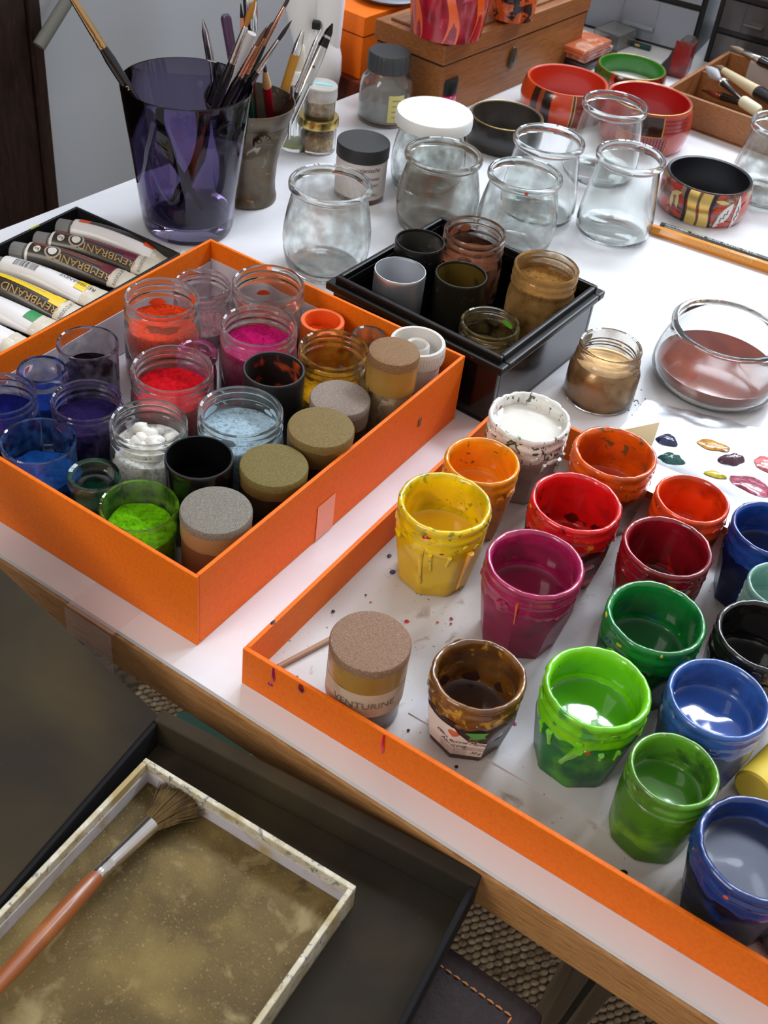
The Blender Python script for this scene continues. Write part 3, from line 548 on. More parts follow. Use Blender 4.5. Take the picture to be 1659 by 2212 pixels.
# ---------------------------------------------------------------- black lacquer box and its cups
LACQ = M('black lacquer', (11, 10, 11), .16, coat=.3, layers=[((24, 20, 16), 30, .5, .7)])
LACQ_RIM = M('worn black lacquer rim', (14, 13, 12), .32, spec=.35, layers=[((110, 88, 56), 240, .68, .74)])
BB = dict(c=(.0594, .5806), th=1.014, L=.131, W=.139, h=.0496)
bb = thing('lacquer_box', 'open black lacquer box holding cups of metal powder', 'box', (BB['c'][0], BB['c'][1], ZT), BB['th'])
L_, W_, h_ = BB['L'], BB['W'], BB['h']
ins = .004
mesh_obj('base', boxes([(ins, ins, 0, L_ - ins, W_ - ins, .004)], .0005), LACQ, bb)
for (x0, y0, x1, y1) in ((ins, ins, ins + .004, W_ - ins), (L_ - ins - .004, ins, L_ - ins, W_ - ins), (ins + .004, ins, L_ - ins - .004, ins + .004), (ins + .004, W_ - ins - .004, L_ - ins - .004, W_ - ins)):
    mesh_obj('side_panel', boxes([(x0, y0, .0005, x1, y1, h_ - .006)], .0008), LACQ, bb)
for (x0, y0, x1, y1) in ((0, 0, .0085, W_), (L_ - .0085, 0, L_, W_), (.0085, 0, L_ - .0085, .0085), (.0085, W_ - .0085, L_ - .0085, W_)):
    mesh_obj('rim_moulding', boxes([(x0, y0, h_ - .0075, x1, y1, h_ - .002)], .0014), LACQ_RIM, bb)
iw = .0045
for (x0, y0, x1, y1) in ((iw, iw, iw + .0035, W_ - iw), (L_ - iw - .0035, iw, L_ - iw, W_ - iw), (iw + .0035, iw, L_ - iw - .0035, iw + .0035), (iw + .0035, W_ - iw - .0035, L_ - iw - .0035, W_ - iw)):
    mesh_obj('inner_lip', boxes([(x0, y0, h_ - .003, x1, y1, h_ + .0022)], .0012), LACQ_RIM, bb)
gb = 'cups and jars in the black lacquer box'
cup('brushed silver metal cup in the left corner of the lacquer box', 865, 583, 58, .0550, M('brushed aluminium', (206, 208, 214), .36, .9, layers=[((236, 236, 238), 60, .45, .7)]), M('aluminium inside', (196, 198, 204), .45, .5), 0, None, .0042, gb, wall=.04)
cup('dark cup with a pale dusty rim at the back of the lacquer box', 908, 520, 56, .0597, M('tarnished black metal', (34, 33, 32), .3, .5, layers=[((90, 84, 66), 160, .66, .72)]), M('sooty inside', (52, 50, 46), .6, layers=[((96, 92, 84), 90, .55, .7)]), .35, pig_mat('graphite', (40, 38, 34)), .0042, gb)
cup('black cup gilded olive inside, in the middle of the lacquer box', 997, 592, 59, .0521, M('black gold metal', (36, 32, 22), .3, .3, layers=[((120, 100, 50), 150, .66, .72)]), M('old gold inside', (122, 100, 42), .42, .6, layers=[((70, 58, 28), 60, .5, .65)]), .3, pig_mat('old gold', (96, 76, 30)), .0042, gb)
pigment_jar('copper', 'glass jar of copper-brown powder at the back of the lacquer box', 1027, 497, 72, .0639, 'thread', (124, 70, 46), .68, VT((170, 124, 98)), zf=.0042, name='powder_jar', group=gb, residue=((150, 84, 56), .7, .92, 5))
pigment_jar('gold', 'glass jar of pale gold powder at the right of the lacquer box', 1182, 574, 76, .0618, 'thread', (150, 106, 52), .80, dusty('gold film', (240, 232, 214), (178, 138, 84), 70, .3, .7, .8), zf=.0042, name='powder_jar', group=gb)
pigment_jar('olive_gold', 'low glass jar with olive-gold dust in the front corner of the lacquer box', 1060, 695, 69, .0400, 'thread', (110, 84, 44), .45, VT((150, 128, 80)), zf=.0042, name='powder_jar', group=gb, residue=((96, 170, 40), .78, .86, 1))

# ---------------------------------------------------------------- glass pots on the table
POT = [(.70, 0), (.86, .0), (.93, .02), (.985, .08), (1.05, .22), (1.075, .36), (1.06, .5), (1.0, .66), (.93, .80), (.905, .86), (.90, .89), (.95, .905), (.995, .93), (1.0, .96), (.985, .985), (.95, 1.0), (.90, .993), (.868, .965), (.86, .9), (.875, .84), (.94, .7), (1.0, .52), (1.02, .36), (.99, .22), (.92, .1), (.8, .055), (0, .045)]
POT2 = [(.70, 0), (.90, .0), (1.02, .02), (1.10, .07), (1.12, .16), (1.08, .32), (1.0, .55), (.93, .78), (.905, .86), (.90, .89), (.95, .905), (.995, .93), (1.0, .96), (.985, .985), (.95, 1.0), (.90, .993), (.868, .965), (.86, .9), (.88, .8), (.95, .55), (1.03, .32), (1.065, .16), (1.03, .09), (.9, .05), (0, .045)]
def pot(label, px, py, a, h, m, prof=POT, frac=1.0):
    loc, R = jar_pos(px, py, a, h, .0004)
    j = thing('glass_pot', label, 'glass jar', loc, 0, 'empty glass yoghurt pots on the table')
    mesh_obj('glass', lathe([(0, 0)] + [(r * R, z * h) for r, z in prof], 64), m, j); return j, R
pot('cloudy glass pot between the dark tumbler and the lacquer box, nearest of the empty pots', 715, 392, 92, .068, GLASS_DUSTY)
pot('brown-filmed glass pot directly behind the lacquer box', 960, 330, 86, .062, GLASS_GREASY)
j3, R3 = pot('frosted glass pot with a red dot on its rim behind the lacquer box', 1136, 373, 83, .062, GLASS_DUSTY)
t3 = math.atan2(-j3.location.y, -j3.location.x) + .12
mesh_obj('paint_dot', blob_mesh(.0018, .0014, .0006, 2, 12), M('brick red dot', (176, 60, 50), .3, coat=.5), j3, (R3 * 1.0 * math.cos(t3), R3 * 1.0 * math.sin(t3), .062 * .95), (0, PI / 2, t3))
pot('clear glass pot in front of the black bangle', 1188, 297, 79, .066, GLASS, POT2)
pot('clean glass pot beside the floral bangle, a pencil showing through it', 1365, 333, 77, .068, GLASS, POT2)
pot('clean glass pot standing between the two red bangles', 1331, 222, 73, .066, GLASS, POT2)
pot('glass pot cut off by the right edge of the picture, near the wooden tray', 1700, 268, 76, .066, GLASS_DUSTY, POT2)
# capped pot
loc, R = jar_pos(940, 240, 84, .066, .0004); hh = .066
j = thing('capped_glass_pot', 'dusty glass pot closed with a white plastic lid', 'glass jar', loc)
mesh_obj('glass', lathe([(0, 0)] + [(r * R * .93, z * hh * .93) for r, z in POT], 56), GLASS_DUSTY, j)
mesh_obj('lid', lathe([(.95 * R, .84 * hh), (1.0 * R, .845 * hh), (1.01 * R, .87 * hh), (1.005 * R, .965 * hh), (.98 * R, .992 * hh), (.94 * R, hh), (.3 * R, hh), (.03 * R, hh), (.02 * R, .993 * hh), (0, .993 * hh)], 64), WHITEP, j)
# rinse pot with brown-red liquid
loc, R = jar_pos(1578, 706, 126, .0450, .0004); hh = .045
j = thing('rinse_pot', 'wide glass pot half full of rusty red rinsing liquid', 'glass pot', loc)
RP = [(.60, 0), (.85, .0), (.97, .03), (1.08, .10), (1.125, .22), (1.12, .36), (1.07, .55), (.99, .75), (.935, .87), (.92, .90), (.96, .915), (1.0, .94), (1.0, .965), (.975, .99), (.945, 1.0), (.905, .99), (.89, .96), (.885, .9), (.95, .75), (1.03, .55), (1.075, .36), (1.075, .24), (1.03, .14), (.9, .07), (0, .06)]
mesh_obj('glass', lathe([(0, 0)] + [(r * R, z * hh) for r, z in RP], 72), GLASS, j)
mesh_obj('liquid', lathe([(0, .075 * hh), (.88 * R, .085 * hh), (1.01 * R, .15 * hh), (1.05 * R, .24 * hh), (1.056 * R, .30 * hh), (1.05 * R, .345 * hh), (1.03 * R, .35 * hh), (0, .35 * hh)], 56), M('rusty liquid', (142, 62, 42), .12, layers=[((122, 48, 34), 30, .4, .6)], spec=.4), j)
# small jar of bronze powder on the bare table
loc, R = jar_pos(1321, 745, 69, .0405, .0004); hh = .0405
j = thing('powder_jar', 'small round glass jar of bronze powder standing on the bare table', 'jar', loc, 0)
GJ = [(.8, 0), (1.08, 0), (1.13, .02), (1.15, .06), (1.14, .56), (1.06, .68), (1.0, .71), (1.0, .74), (1.04, .76), (1.03, .80), (.97, .83), (.97, .88), (1.0, .91), (1.0, .97), (.97, 1.0), (.9, .99), (.87, .94), (.87, .74), (1.0, .62), (1.08, .5), (1.09, .1), (1.0, .06), (0, .05)]
mesh_obj('glass', lathe([(0, 0)] + [(r * R, z * hh) for r, z in GJ], 60), dusty('bronze film', (244, 240, 230), (170, 132, 92), 80, .42, .75, .5), j)
mesh_obj('pigment', lathe([(0, .065 * hh), (1.0 * R, .075 * hh), (1.072 * R, .12 * hh), (1.07 * R, .49 * hh), (.98 * R, .6 * hh), (.86 * R, .66 * hh), (.5 * R, .62 * hh), (0, .6 * hh)], 48), M('bronze powder', (184, 150, 104), .36, .75, layers=[((160, 128, 96), 40, .4, .65)]), j)

# ---------------------------------------------------------------- foil palette with paint blobs
def tr_uv(p): d = Vector((p.x - TR['c'][0], p.y - TR['c'][1], 0)); a = Vector((math.cos(TR['th']), math.sin(TR['th']), 0)); b = Vector((math.sin(TR['th']), -math.cos(TR['th']), 0)); return d.dot(a), d.dot(b)
def foil_z(u):
    L = TR['L']; z = TR['h'] + .0010
    if u > L + .001: z = .0012 + (TR['h'] + .0002 - .0012) * math.exp(-(u - L - .001) / .022)
    elif u < L - .003: z = TR['h'] + .0010 - .012 * min(1, (L - .003 - u) / .05)
    return z
fu = [tr_uv(P(*q)) for q in ((1395, 868, .001), (1660, 935, .001))]
u_far = fu[0][0]; v_l = fu[0][1]; foil = thing('foil_palette', 'crumpled sheet of aluminium foil used as a palette behind the tray', 'foil', (TR['c'][0], TR['c'][1], ZT), TR['th'])
vv, ff = [], []; nu, nv = 36, 44; u_n = TR['L'] - .022; far = lambda v: u_far + (fu[1][0] - fu[0][0]) * (v - v_l) / (fu[1][1] - fu[0][1])
for i in range(nu + 1):
    for k in range(nv + 1):
        v = v_l + .20 * k / nv; u = u_n + (far(v) - u_n) * i / nu
        q = Vector((u * 40, v * 40, 0)); edge = math.exp(-((far(v) - u) / .018) ** 2)
        z = foil_z(u) + .0006 * abs(noise.noise(q)) + edge * .004 * abs(noise.noise(q * 1.7)) + .0006
        vv.append((u, -v, z))
for i in range(nu):
    for k in range(nv): o = i * (nv + 1) + k; ff.append((o, o + 1, o + nv + 2, o + nv + 1))
FOILM = M('aluminium foil', (232, 234, 240), .34, .75, bump=.1, bscale=260)
mesh_obj('sheet', from_lists(vv, ff, sharp=28), FOILM, foil)
fo = lambda p: Matrix.Rotation(-TR['th'], 4, 'Z') @ (p - Vector((TR['c'][0], TR['c'][1], ZT)))
fa, fb = fo(P(1409, 962, .008)), fo(P(1346, 928, .012)); fa2 = fo(P(1330, 965, .008)); up_ = Vector((0, 0, .0185)); tk = Vector((-.0006, 0, 0))
v6 = [fa, fa + up_, fb, fa2]; v6 = v6 + [p + tk for p in v6]
mesh_obj('folded_corner', from_lists(v6, [(0, 1, 2, 3), (4, 7, 6, 5), (0, 4, 5, 1), (1, 5, 6, 2), (2, 6, 7, 3), (3, 7, 4, 0)], False), M('cream card', (232, 214, 170), .5), foil)
def foil_blob(label, px, py, w_, d, h, rot, col, seed, rough=.3, tail=None):
    p = P(px, py, .014)
    for _ in range(4): u, v = tr_uv(p); p = P(px, py, foil_z(u) + .0012)
    me = blob_mesh(w_ * 1.25, d * 1.3, h * 1.15, seed, 22, rough)
    o = mesh_obj('paint_blob', me, M('blob %d %d %d' % col, col, .2, coat=.9, layers=[(tuple(int(c * .7) for c in col), 160, .45, .65)], bump=.5, bscale=300), None, (p.x, p.y, p.z + .0001), (0, 0, rot))
    u, _v = tr_uv(p); sl = (foil_z(u + .004) - foil_z(u - .004)) / .008
    o.rotation_euler = (Matrix.Rotation(TR['th'], 4, 'Z') @ Matrix.Rotation(-math.atan(sl), 4, 'Y') @ Matrix.Rotation(rot - TR['th'], 4, 'Z')).to_euler()
    tag(o, label, 'paint', 'paint blobs on the foil palette'); return o
foil_blob('navy blob of paint, upper left one on the foil', 1440, 951, .0066, .0044, .0028, .5, (44, 50, 96), 1, .5)
foil_blob('dark teal blob of paint on the foil below the navy one', 1450, 993, .0078, .0036, .003, .2, (24, 92, 88), 2, .5)
foil_blob('amber ring of thin glossy paint in the middle of the foil', 1540, 962, .0082, .0046, .0010, -.1, (226, 160, 44), 3, .35)
foil_blob('brownish purple blob of paint on the foil', 1582, 995, .0066, .0042, .0034, .3, (84, 44, 66), 4, .4)
foil_blob('short yellow dab of paint on the foil behind the orange-red jar', 1545, 1026, .0058, .0026, .0016, -.1, (232, 208, 40), 5, .2)
foil_blob('large crimson patch of paint on the foil above the royal blue jar', 1622, 1048, .0110, .0072, .0012, -.5, (166, 36, 74), 6, .35)
foil_blob('coral pink patch of paint at the right edge of the foil', 1668, 1006, .0100, .0066, .0012, -.3, (236, 112, 112), 7, .3)

# ---------------------------------------------------------------- loose things in the tray
s0 = P(601, 1440, .0042); s1 = P(712, 1381, .0042)
o = thing('wooden_stick', 'thin wooden stirring stick lying in the tray behind the bronze-topped tube', 'stick', s0)
mesh_obj('stick', sweep([Vector((0, 0, 0)), (s1 - s0) * 1.02], .0014, 8), M('bare wood', (176, 142, 116), .6), o)
yy0, yy1 = P(1598, 1700, .016), P(1690, 1600, .016)
o = thing('yellow_tube', 'matt yellow cylinder lying between the periwinkle and navy jars', 'tube', Vector((yy0.x, yy0.y, ZT + .0028)))
yd = P(1700, 1640, .0175) - P(1628, 1712, .0175); yd.z = 0; yd.normalize()
yc = P(1668, 1664, .0145) - Vector((yy0.x, yy0.y, ZT + .0028)); yc.z = .0105
mesh_obj('tube_body', sweep([yc - yd * .016, yc - yd * .015, yc + yd * .05, yc + yd * .051], [.009, .010, .010, .009], 28), M('yellow card', (238, 206, 70), .55), o)
gx = P(1722, 2040, .0)
o = thing('glass_dish', 'thin glass rim just showing at the bottom right of the tray', 'dish', Vector((gx.x, gx.y, ZT + .0026)))
mesh_obj('glass', lathe([(0, 0), (.016, 0), (.0185, .001), (.0195, .004), (.0192, .006), (.018, .0062), (.0172, .004), (.016, .0022), (0, .002)], 48), M('smoky glass', (120, 104, 110), .05, trans=.8), o)

# ---------------------------------------------------------------- tumbler, beaker and the tools in them
loc, R = jar_pos(403, 178, 144, .111, .0004); hh = .111; TUM = loc.copy(); TUR = R
j = thing('purple_tumbler', 'tall dark purple glass tumbler full of paint brushes', 'glass', loc)
mesh_obj('glass', lathe([(0, 0), (.64 * R, 0), (.70 * R, .012 * hh), (.735 * R, .06 * hh), (.80 * R, .3 * hh), (.90 * R, .65 * hh), (.995 * R, .99 * hh), (.985 * R, hh), (.972 * R, .99 * hh), (.875 * R, .65 * hh), (.775 * R, .3 * hh), (.70 * R, .13 * hh), (.5 * R, .09 * hh), (0, .085 * hh)], 72), M('purple glass', (142, 133, 166), 0.0, trans=1), j)
loc, R = jar_pos(540, 215, 99, .080, .0004); hb = .080; BEK = loc.copy(); BER = R
j = thing('pewter_beaker', 'tarnished flared metal beaker behind the purple tumbler, holding pencils and tools', 'beaker', loc)
PEW = M('tarnished pewter', (108, 98, 84), .40, .75, layers=[((84, 72, 58), 40, .42, .62), ((110, 84, 50), 70, .56, .7), ((150, 144, 134), 120, .62, .72)], bump=.1, bscale=120)
mesh_obj('shell', lathe([(0, 0), (.60 * R, 0), (.655 * R, .01 * hb), (.66 * R, .05 * hb), (.63 * R, .09 * hb), (.615 * R, .2 * hb), (.65 * R, .4 * hb), (.75 * R, .62 * hb), (.88 * R, .82 * hb), (.885 * R, .835 * hb), (.9 * R, .84 * hb), (.985 * R, .98 * hb), (1.0 * R, hb), (.97 * R, hb), (.85 * R, .80 * hb), (.72 * R, .6 * hb), (.6 * R, .3 * hb), (.58 * R, .06 * hb), (0, .05 * hb)], 64), PEW, j)
tb = math.atan2(-BEK.y, -BEK.x) + .35
mesh_obj('shell_ornament', join_meshes([sweep([Vector((.86 * R * math.cos(tb + .0), .86 * R * math.sin(tb), .74 * hb)), Vector((.90 * R * math.cos(tb + s * .17), .90 * R * math.sin(tb + s * .17), (.74 + .09 * math.cos(s * 1.1)) * hb))], [.0012, .0022], 8) for s in (-1.4, -.9, -.4, .1, .6, 1.1, 1.5)]), PEW, j)

def brush(label, B, T, hr=.0028, fr=.0024, f0=.66, f1=.86, hm=None, hair=(120, 80, 40), fm=None, tipr=.0002, name='paint_brush', cat='brush', group=None, belly=1.0, mark=None):
    """handle from B, ferrule f0..f1, hair to T (world points)"""
    o = thing(name, label, cat, B, 0, group); d = T - B
    at = lambda f: d * f
    mesh_obj('handle', sweep([at(0), at(.02), at(f0 * .5), at(f0 * .93), at(f0)], [hr * .45, hr * .6, hr * .8, hr * 1.15, fr * 1.0], 12), hm or BLACKH, o)
    fe = mesh_obj('ferrule', sweep([at(f0 - .002), at(f0 + .01), at(f0 + .02), at(f0 + .03), at(f0 + .04), at(f0 + .05), at(f1 - .002), at(f1)], [fr * 1.08, fr * 1.12, fr * .98, fr * 1.1, fr * .98, fr * 1.02, fr * .66, fr * .62], 12), fm or CHROME, o)
    e = 1 - f1
    mesh_obj('bristles', sweep([at(f1 - .002), at(f1 + .02 * 1), at(f1 + e * .4), at(f1 + e * .75), at(1)], [fr * .6, fr * .64, fr * .66 * belly, fr * .4 * belly, tipr], 10), M('hair %d %d %d' % hair, hair, .6, bump=.3, bscale=900), o)
    if mark:
        nrm = (EYE - (B + at(mark[1]))).normalized(); nrm = (nrm - d.normalized() * nrm.dot(d.normalized())).normalized(); ux = -d.normalized(); vx = nrm.cross(ux)
        mesh_obj('size_mark', text_mesh(mark[0], .0046, 0, lambda x, y: at(mark[1]) + nrm * (hr * 1.25) + vx * x - ux * y), M('gold print', (214, 190, 130), .4), o)
    return o
def in_cup(px0, py0, z0, px1, py1, z1, ext):
    def clamp(p, rm):
        q = Vector((p.x - TUM.x, p.y - TUM.y, 0)); return p if q.length < rm else Vector((TUM.x, TUM.y, p.z)) + q * (rm / q.length)
    b = clamp(P(px0, py0, z0), TUR * .58); t = clamp(P(px1, py1, z1), TUR * .965 * (.70 + .30 * z1 / .111) - .0042); return b, b + (t - b) * ext
gtum = 'paint brushes in the purple tumbler'
b, t = in_cup(438, 452, .017, 280, 196, .108, 1.9)
brush('slender black brush with gilt ferrule leaning left out of the purple tumbler, marked 2', b, t, .0034, .0030, .70, .955, hair=(170, 100, 36), fm=M('gilt ferrule', (206, 170, 120), .2, 1), group=gtum, mark=('2', .545))
bl = [((385, 448), (474, 208), 1.78, 'black brush with ginger hair, nearest of the bundle leaning right', .0030, .0026, .72, .88, (176, 116, 36), 1.5),
      ((372, 436), (496, 206), 1.58, 'black brush behind the ginger-haired one, short brown hair', .0028, .0023, .74, .90, (104, 70, 50), 1.0),
      ((392, 430), (508, 204), 1.62, 'black brush with rosy metal ferrule in the middle of the bundle', .0028, .0023, .74, .92, (70, 48, 40), 1.0),
      ((378, 418), (528, 197), 1.62, 'black brush with a copper ferrule and dark tip, right of the bundle', .0027, .0022, .73, .90, (46, 38, 36), 1.0),
      ((398, 420), (540, 186), 1.84, 'longest black liner brush with a bright ferrule and needle tip', .0026, .0021, .74, .91, (60, 54, 52), .8)]
for i, (p0, p1, ext, lab, hr, fr, f0, f1, hair, be) in enumerate(bl):
    b, t = in_cup(p0[0], p0[1], .017 + .001 * i, p1[0], p1[1], .106, ext)
    brush(lab, b, t, hr, fr, f0, f1, hair=hair, fm=[None, M('rosy ferrule', (200, 150, 130), .2, 1), M('copper ferrule', (196, 140, 100), .2, 1)][i % 3], belly=be, group=gtum)
# translucent quill tube
b, t = in_cup(405, 405, .016, 540, 150, .112, 1.30)
o = thing('plastic_sleeve', 'milky plastic brush sleeve standing among the brushes', 'sleeve', b)
mesh_obj('sleeve', sweep([Vector(), (t - b) * .98, t - b], [.0026, .0036, .0034], 14), M('milky sleeve', (226, 222, 222), .3, trans=.4), o)
# tools in the beaker
def stick(name, label, cat, px0, py0, z0, px1, py1, z1, parts, group='tools in the pewter beaker'):
    b = P(px0, py0, z0); t = P(px1, py1, z1); o = thing(name, label, cat, b, 0, group); d = t - b
    for nm, pts, m in parts: mesh_obj(nm, sweep([d * f for f, r in pts], [r for f, r in pts], 12), m, o)
    return o
WOODP = M('bare pencil wood', (206, 160, 110), .6)
stick('red_pencil', 'short red pencil with a sharpened wooden tip in the beaker', 'pencil', 592, 335, .012, 570, 124, .122, [('barrel', [(0, .0036), (.74, .0036)], M('red lacquer', (176, 20, 44), .25, coat=.5)), ('wood_tip', [(.74, .0036), (.88, .0016)], WOODP), ('lead', [(.88, .0016), (1, .0003)], M('dark lead', (40, 52, 58), .4))])
stick('green_pencil', 'dark green pencil tip pointing up behind the ginger brush', 'pencil', 550, 380, .010, 520, 8, .150, [('barrel', [(0, .0034), (.74, .0034)], M('green lacquer', (16, 70, 52), .3, coat=.5)), ('wood_tip', [(.74, .0034), (.93, .0014)], M('pink pencil wood', (214, 150, 124), .6)), ('lead', [(.93, .0014), (1, .0003)], BLACKP)])
stick('purple_pen', 'translucent purple pen standing upright in the beaker', 'pen', 548, 390, .010, 487, 32, .140, [('barrel', [(0, .0036), (.985, .0040), (1, .0028)], M('purple plastic', (104, 72, 104), .15, trans=.45)), ('core', [(.02, .0016), (.8, .0016)], M('pen refill', (40, 24, 44), .4))])
stick('steel_spoon_tool', 'shiny steel modelling tool with a broad end at the top of the beaker', 'tool', 555, 370, .010, 540, -6, .155, [('shaft', [(0, .0022), (.82, .0022)], CHROME), ('broad_end', [(.80, .0024), (.84, .0050), (.99, .0054), (1, .0046)], CHROME)])
stick('ochre_pencil', 'ochre wooden holder with a silver tip leaning right in the beaker', 'pencil', 560, 372, .010, 654, 66, .120, [('barrel', [(0, .0036), (.84, .0038)], M('ochre lacquer', (196, 140, 44), .35, coat=.3)), ('metal_tip', [(.84, .0036), (.9, .0034), (1, .0012)], CHROME)])
stick('tweezers', 'slim silver tweezers leaning left between tumbler and beaker', 'tweezers', 500, 380, .010, 438, 40, .135, [('arm', [(0, .0022), (.7, .0034), (.92, .0026), (1, .0004)], CHROME), ('arm', [(0, .0018), (.55, .0044), (.72, .0030)], CHROME)])
stick('scalpel', 'slim steel scalpel beside the ochre holder', 'tool', 570, 372, .012, 694, 62, .125, [('handle', [(0, .0026), (.6, .0026)], BLACKH), ('blade', [(.58, .0030), (.66, .0018), (.9, .0022), (1, .0003)], CHROME)])
o = stick('scissors', 'steel scissors with dark points leaning right out of the beaker', 'scissors', 575, 378, .012, 717, 54, .120, [('blade', [(.62, .0050), (.8, .0046), (.93, .0034), (1, .0003)], M('satin steel', (196, 194, 192), .3, 1)), ('blade', [(.1, .0024), (.62, .0042)], CHROME), ('tip', [(.86, .0042), (.96, .0030), (1.01, .0005)], M('dark steel', (52, 50, 50), .3, 1))])
d = P(717, 54, .120) - P(575, 378, .012); nrm = (EYE - P(680, 130, .1)).normalized()
mesh_obj('screw', sweep([d * .73 + nrm * .003, d * .73 + nrm * .0056], .0012, 12), M('screw steel', (110, 108, 104), .3, 1), o)
stick('steel_clip', 'small steel clip hooked inside the front rim of the beaker', 'clip', 624, 300, .045, 632, 186, .088, [('clip', [(0, .0012), (.4, .0015), (.5, .0028), (.56, .0014), (1, .0018)], CHROME)])

# ---------------------------------------------------------------- bottles and small jars behind
# dropper bottle
loc, R = jar_pos(642, 190, 31, .052, .0004); hh = .052
j = thing('dropper_bottle', 'clear dropper bottle with a white cap and rubber bulb', 'bottle', loc)
mesh_obj('glass', lathe([(0, 0), (.98 * R, 0), (R, .02 * hh), (R, .88 * hh), (.9 * R, .95 * hh), (.5 * R, hh), (.45 * R, hh), (.82 * R, .94 * hh), (.9 * R, .87 * hh), (.9 * R, .05 * hh), (0, .05 * hh)], 48), GLASS, j)
mesh_obj('cap', lathe([(.52 * R, hh), (.72 * R, hh + .0005), (.72 * R, hh + .014), (.6 * R, hh + .016), (0, hh + .016)], 40), WHITEP, j)
mesh_obj('bulb', lathe([(.46 * R, hh + .016), (.44 * R, hh + .019), (.42 * R, hh + .03), (.36 * R, hh + .035), (.2 * R, hh + .0375), (0, hh + .038)], 32), M('cream rubber', (212, 202, 184), .5), j)
mesh_obj('pipette', lathe([(0, .01), (.1 * R, .01), (.12 * R, hh), (0, hh)], 12), GLASS, j)
mesh_obj('liquid', lathe([(0, .054 * hh), (.89 * R, .054 * hh), (.89 * R, .12 * hh), (0, .12 * hh)], 40), M('yellow green liquid', (206, 216, 120), .05, trans=.6), j)
# two stacked jars of gold leaf
loc, R = jar_pos(688, 247, 45, .030, .0004); hh = .030
j = thing('gold_leaf_jar', 'lower glass jar of gold flakes with a brass screw lid', 'jar', loc)
FLAKE = M('gold flakes', (190, 144, 72), .45, .5, layers=[((236, 206, 150), 260, .52, .64), ((120, 80, 34), 320, .56, .66)], bump=.6, bscale=500)
mesh_obj('glass', lathe([(0, 0), (.86 * R, 0), (.92 * R, .03 * hh), (.92 * R, .62 * hh), (.85 * R, .7 * hh), (.85 * R, .76 * hh), (.78 * R, .76 * hh), (.78 * R, .68 * hh), (.84 * R, .6 * hh), (.84 * R, .08 * hh), (0, .07 * hh)], 48), GLASS, j)
mesh_obj('flakes', powder(.82 * R, .08 * hh, .5 * hh, 4, .0018), FLAKE, j)
mesh_obj('lid', lathe([(.97 * R, .74 * hh), (1.0 * R, .75 * hh), (R, .95 * hh), (.96 * R, .995 * hh), (.9 * R, hh), (0, hh)], 48), M('brass lid', (206, 182, 110), .22, 1), j)
loc2 = loc + Vector((.0005, .001, hh)); R2 = .034 * 0.98; R2 = R * .80; h2 = .026
j = thing('flake_pot', 'small clear plastic pot of gold flakes stacked on the brass-lidded jar', 'pot', loc2)
CLP = M('clear plastic', (240, 240, 236), .12, trans=.92)
mesh_obj('pot', lathe([(0, 0), (.9 * R2, 0), (.92 * R2, .02 * h2), (.94 * R2, .62 * h2), (.87 * R2, .62 * h2), (.86 * R2, .08 * h2), (0, .07 * h2)], 48), CLP, j)
mesh_obj('flakes', powder(.84 * R2, .08 * h2, .42 * h2, 8, .0016), FLAKE, j)
mesh_obj('lid', lathe([(1.0 * R2, .56 * h2), (R2, .6 * h2), (1.02 * R2, .64 * h2), (R2, .68 * h2), (1.02 * R2, .72 * h2), (R2, .76 * h2), (R2, .97 * h2), (.95 * R2, h2), (0, h2)], 48), M('frosted lid', (232, 230, 226), .3, trans=.5), j)
mesh_obj('lid_print', boxes([(-.010, -.0018, h2 + .0001, .010, .0018, h2 + .0003)]), M('turquoise print', (130, 206, 212), .5), j)
# black-capped jar with label
loc, R = jar_pos(786, 304, 58, .0465, .0004); hh = .0465
j = thing('labelled_jar', 'white-labelled jar with a flat black lid behind the cloudy pot', 'jar', loc)
mesh_obj('glass', lathe([(0, 0), (.90 * R, 0), (.95 * R, .02 * hh), (.96 * R, .06 * hh), (.96 * R, .80 * hh), (.9 * R, .83 * hh), (0, .83 * hh)], 48), M('brown glass', (86, 52, 34), .1, coat=.5), j)
fl = lambda o_: (lambda t, z: Vector(((.968 * R + o_) * math.cos(t), (.968 * R + o_) * math.sin(t), z)))
lb = mesh_obj('paper_label', strip(fl(0), deg(-205), deg(25), .10 * hh, .78 * hh, 40, 2), M('pinkish label', (214, 202, 196), .6), j)
tc_ = math.degrees(math.atan2(-loc.y, -loc.x))
for s, sz, dt, z in (('Venezianische', .0052, 6, .66), ('Bronze', .0040, 30, .5), ('Pulver', .0034, 32, .38), ('100 g', .0030, 34, .2)):
    mesh_obj('label_print', text_mesh(s, sz, .2, lambda x, y: fl(.0003)(deg(tc_ + dt) + x / R, z * hh + y)), INK, lb)
mesh_obj('lid', lathe([(.98 * R, .76 * hh), (R, .765 * hh), (R, .985 * hh), (.985 * R, hh), (0, hh)], 56), M('matt black lid', (44, 43, 43), .5), j)
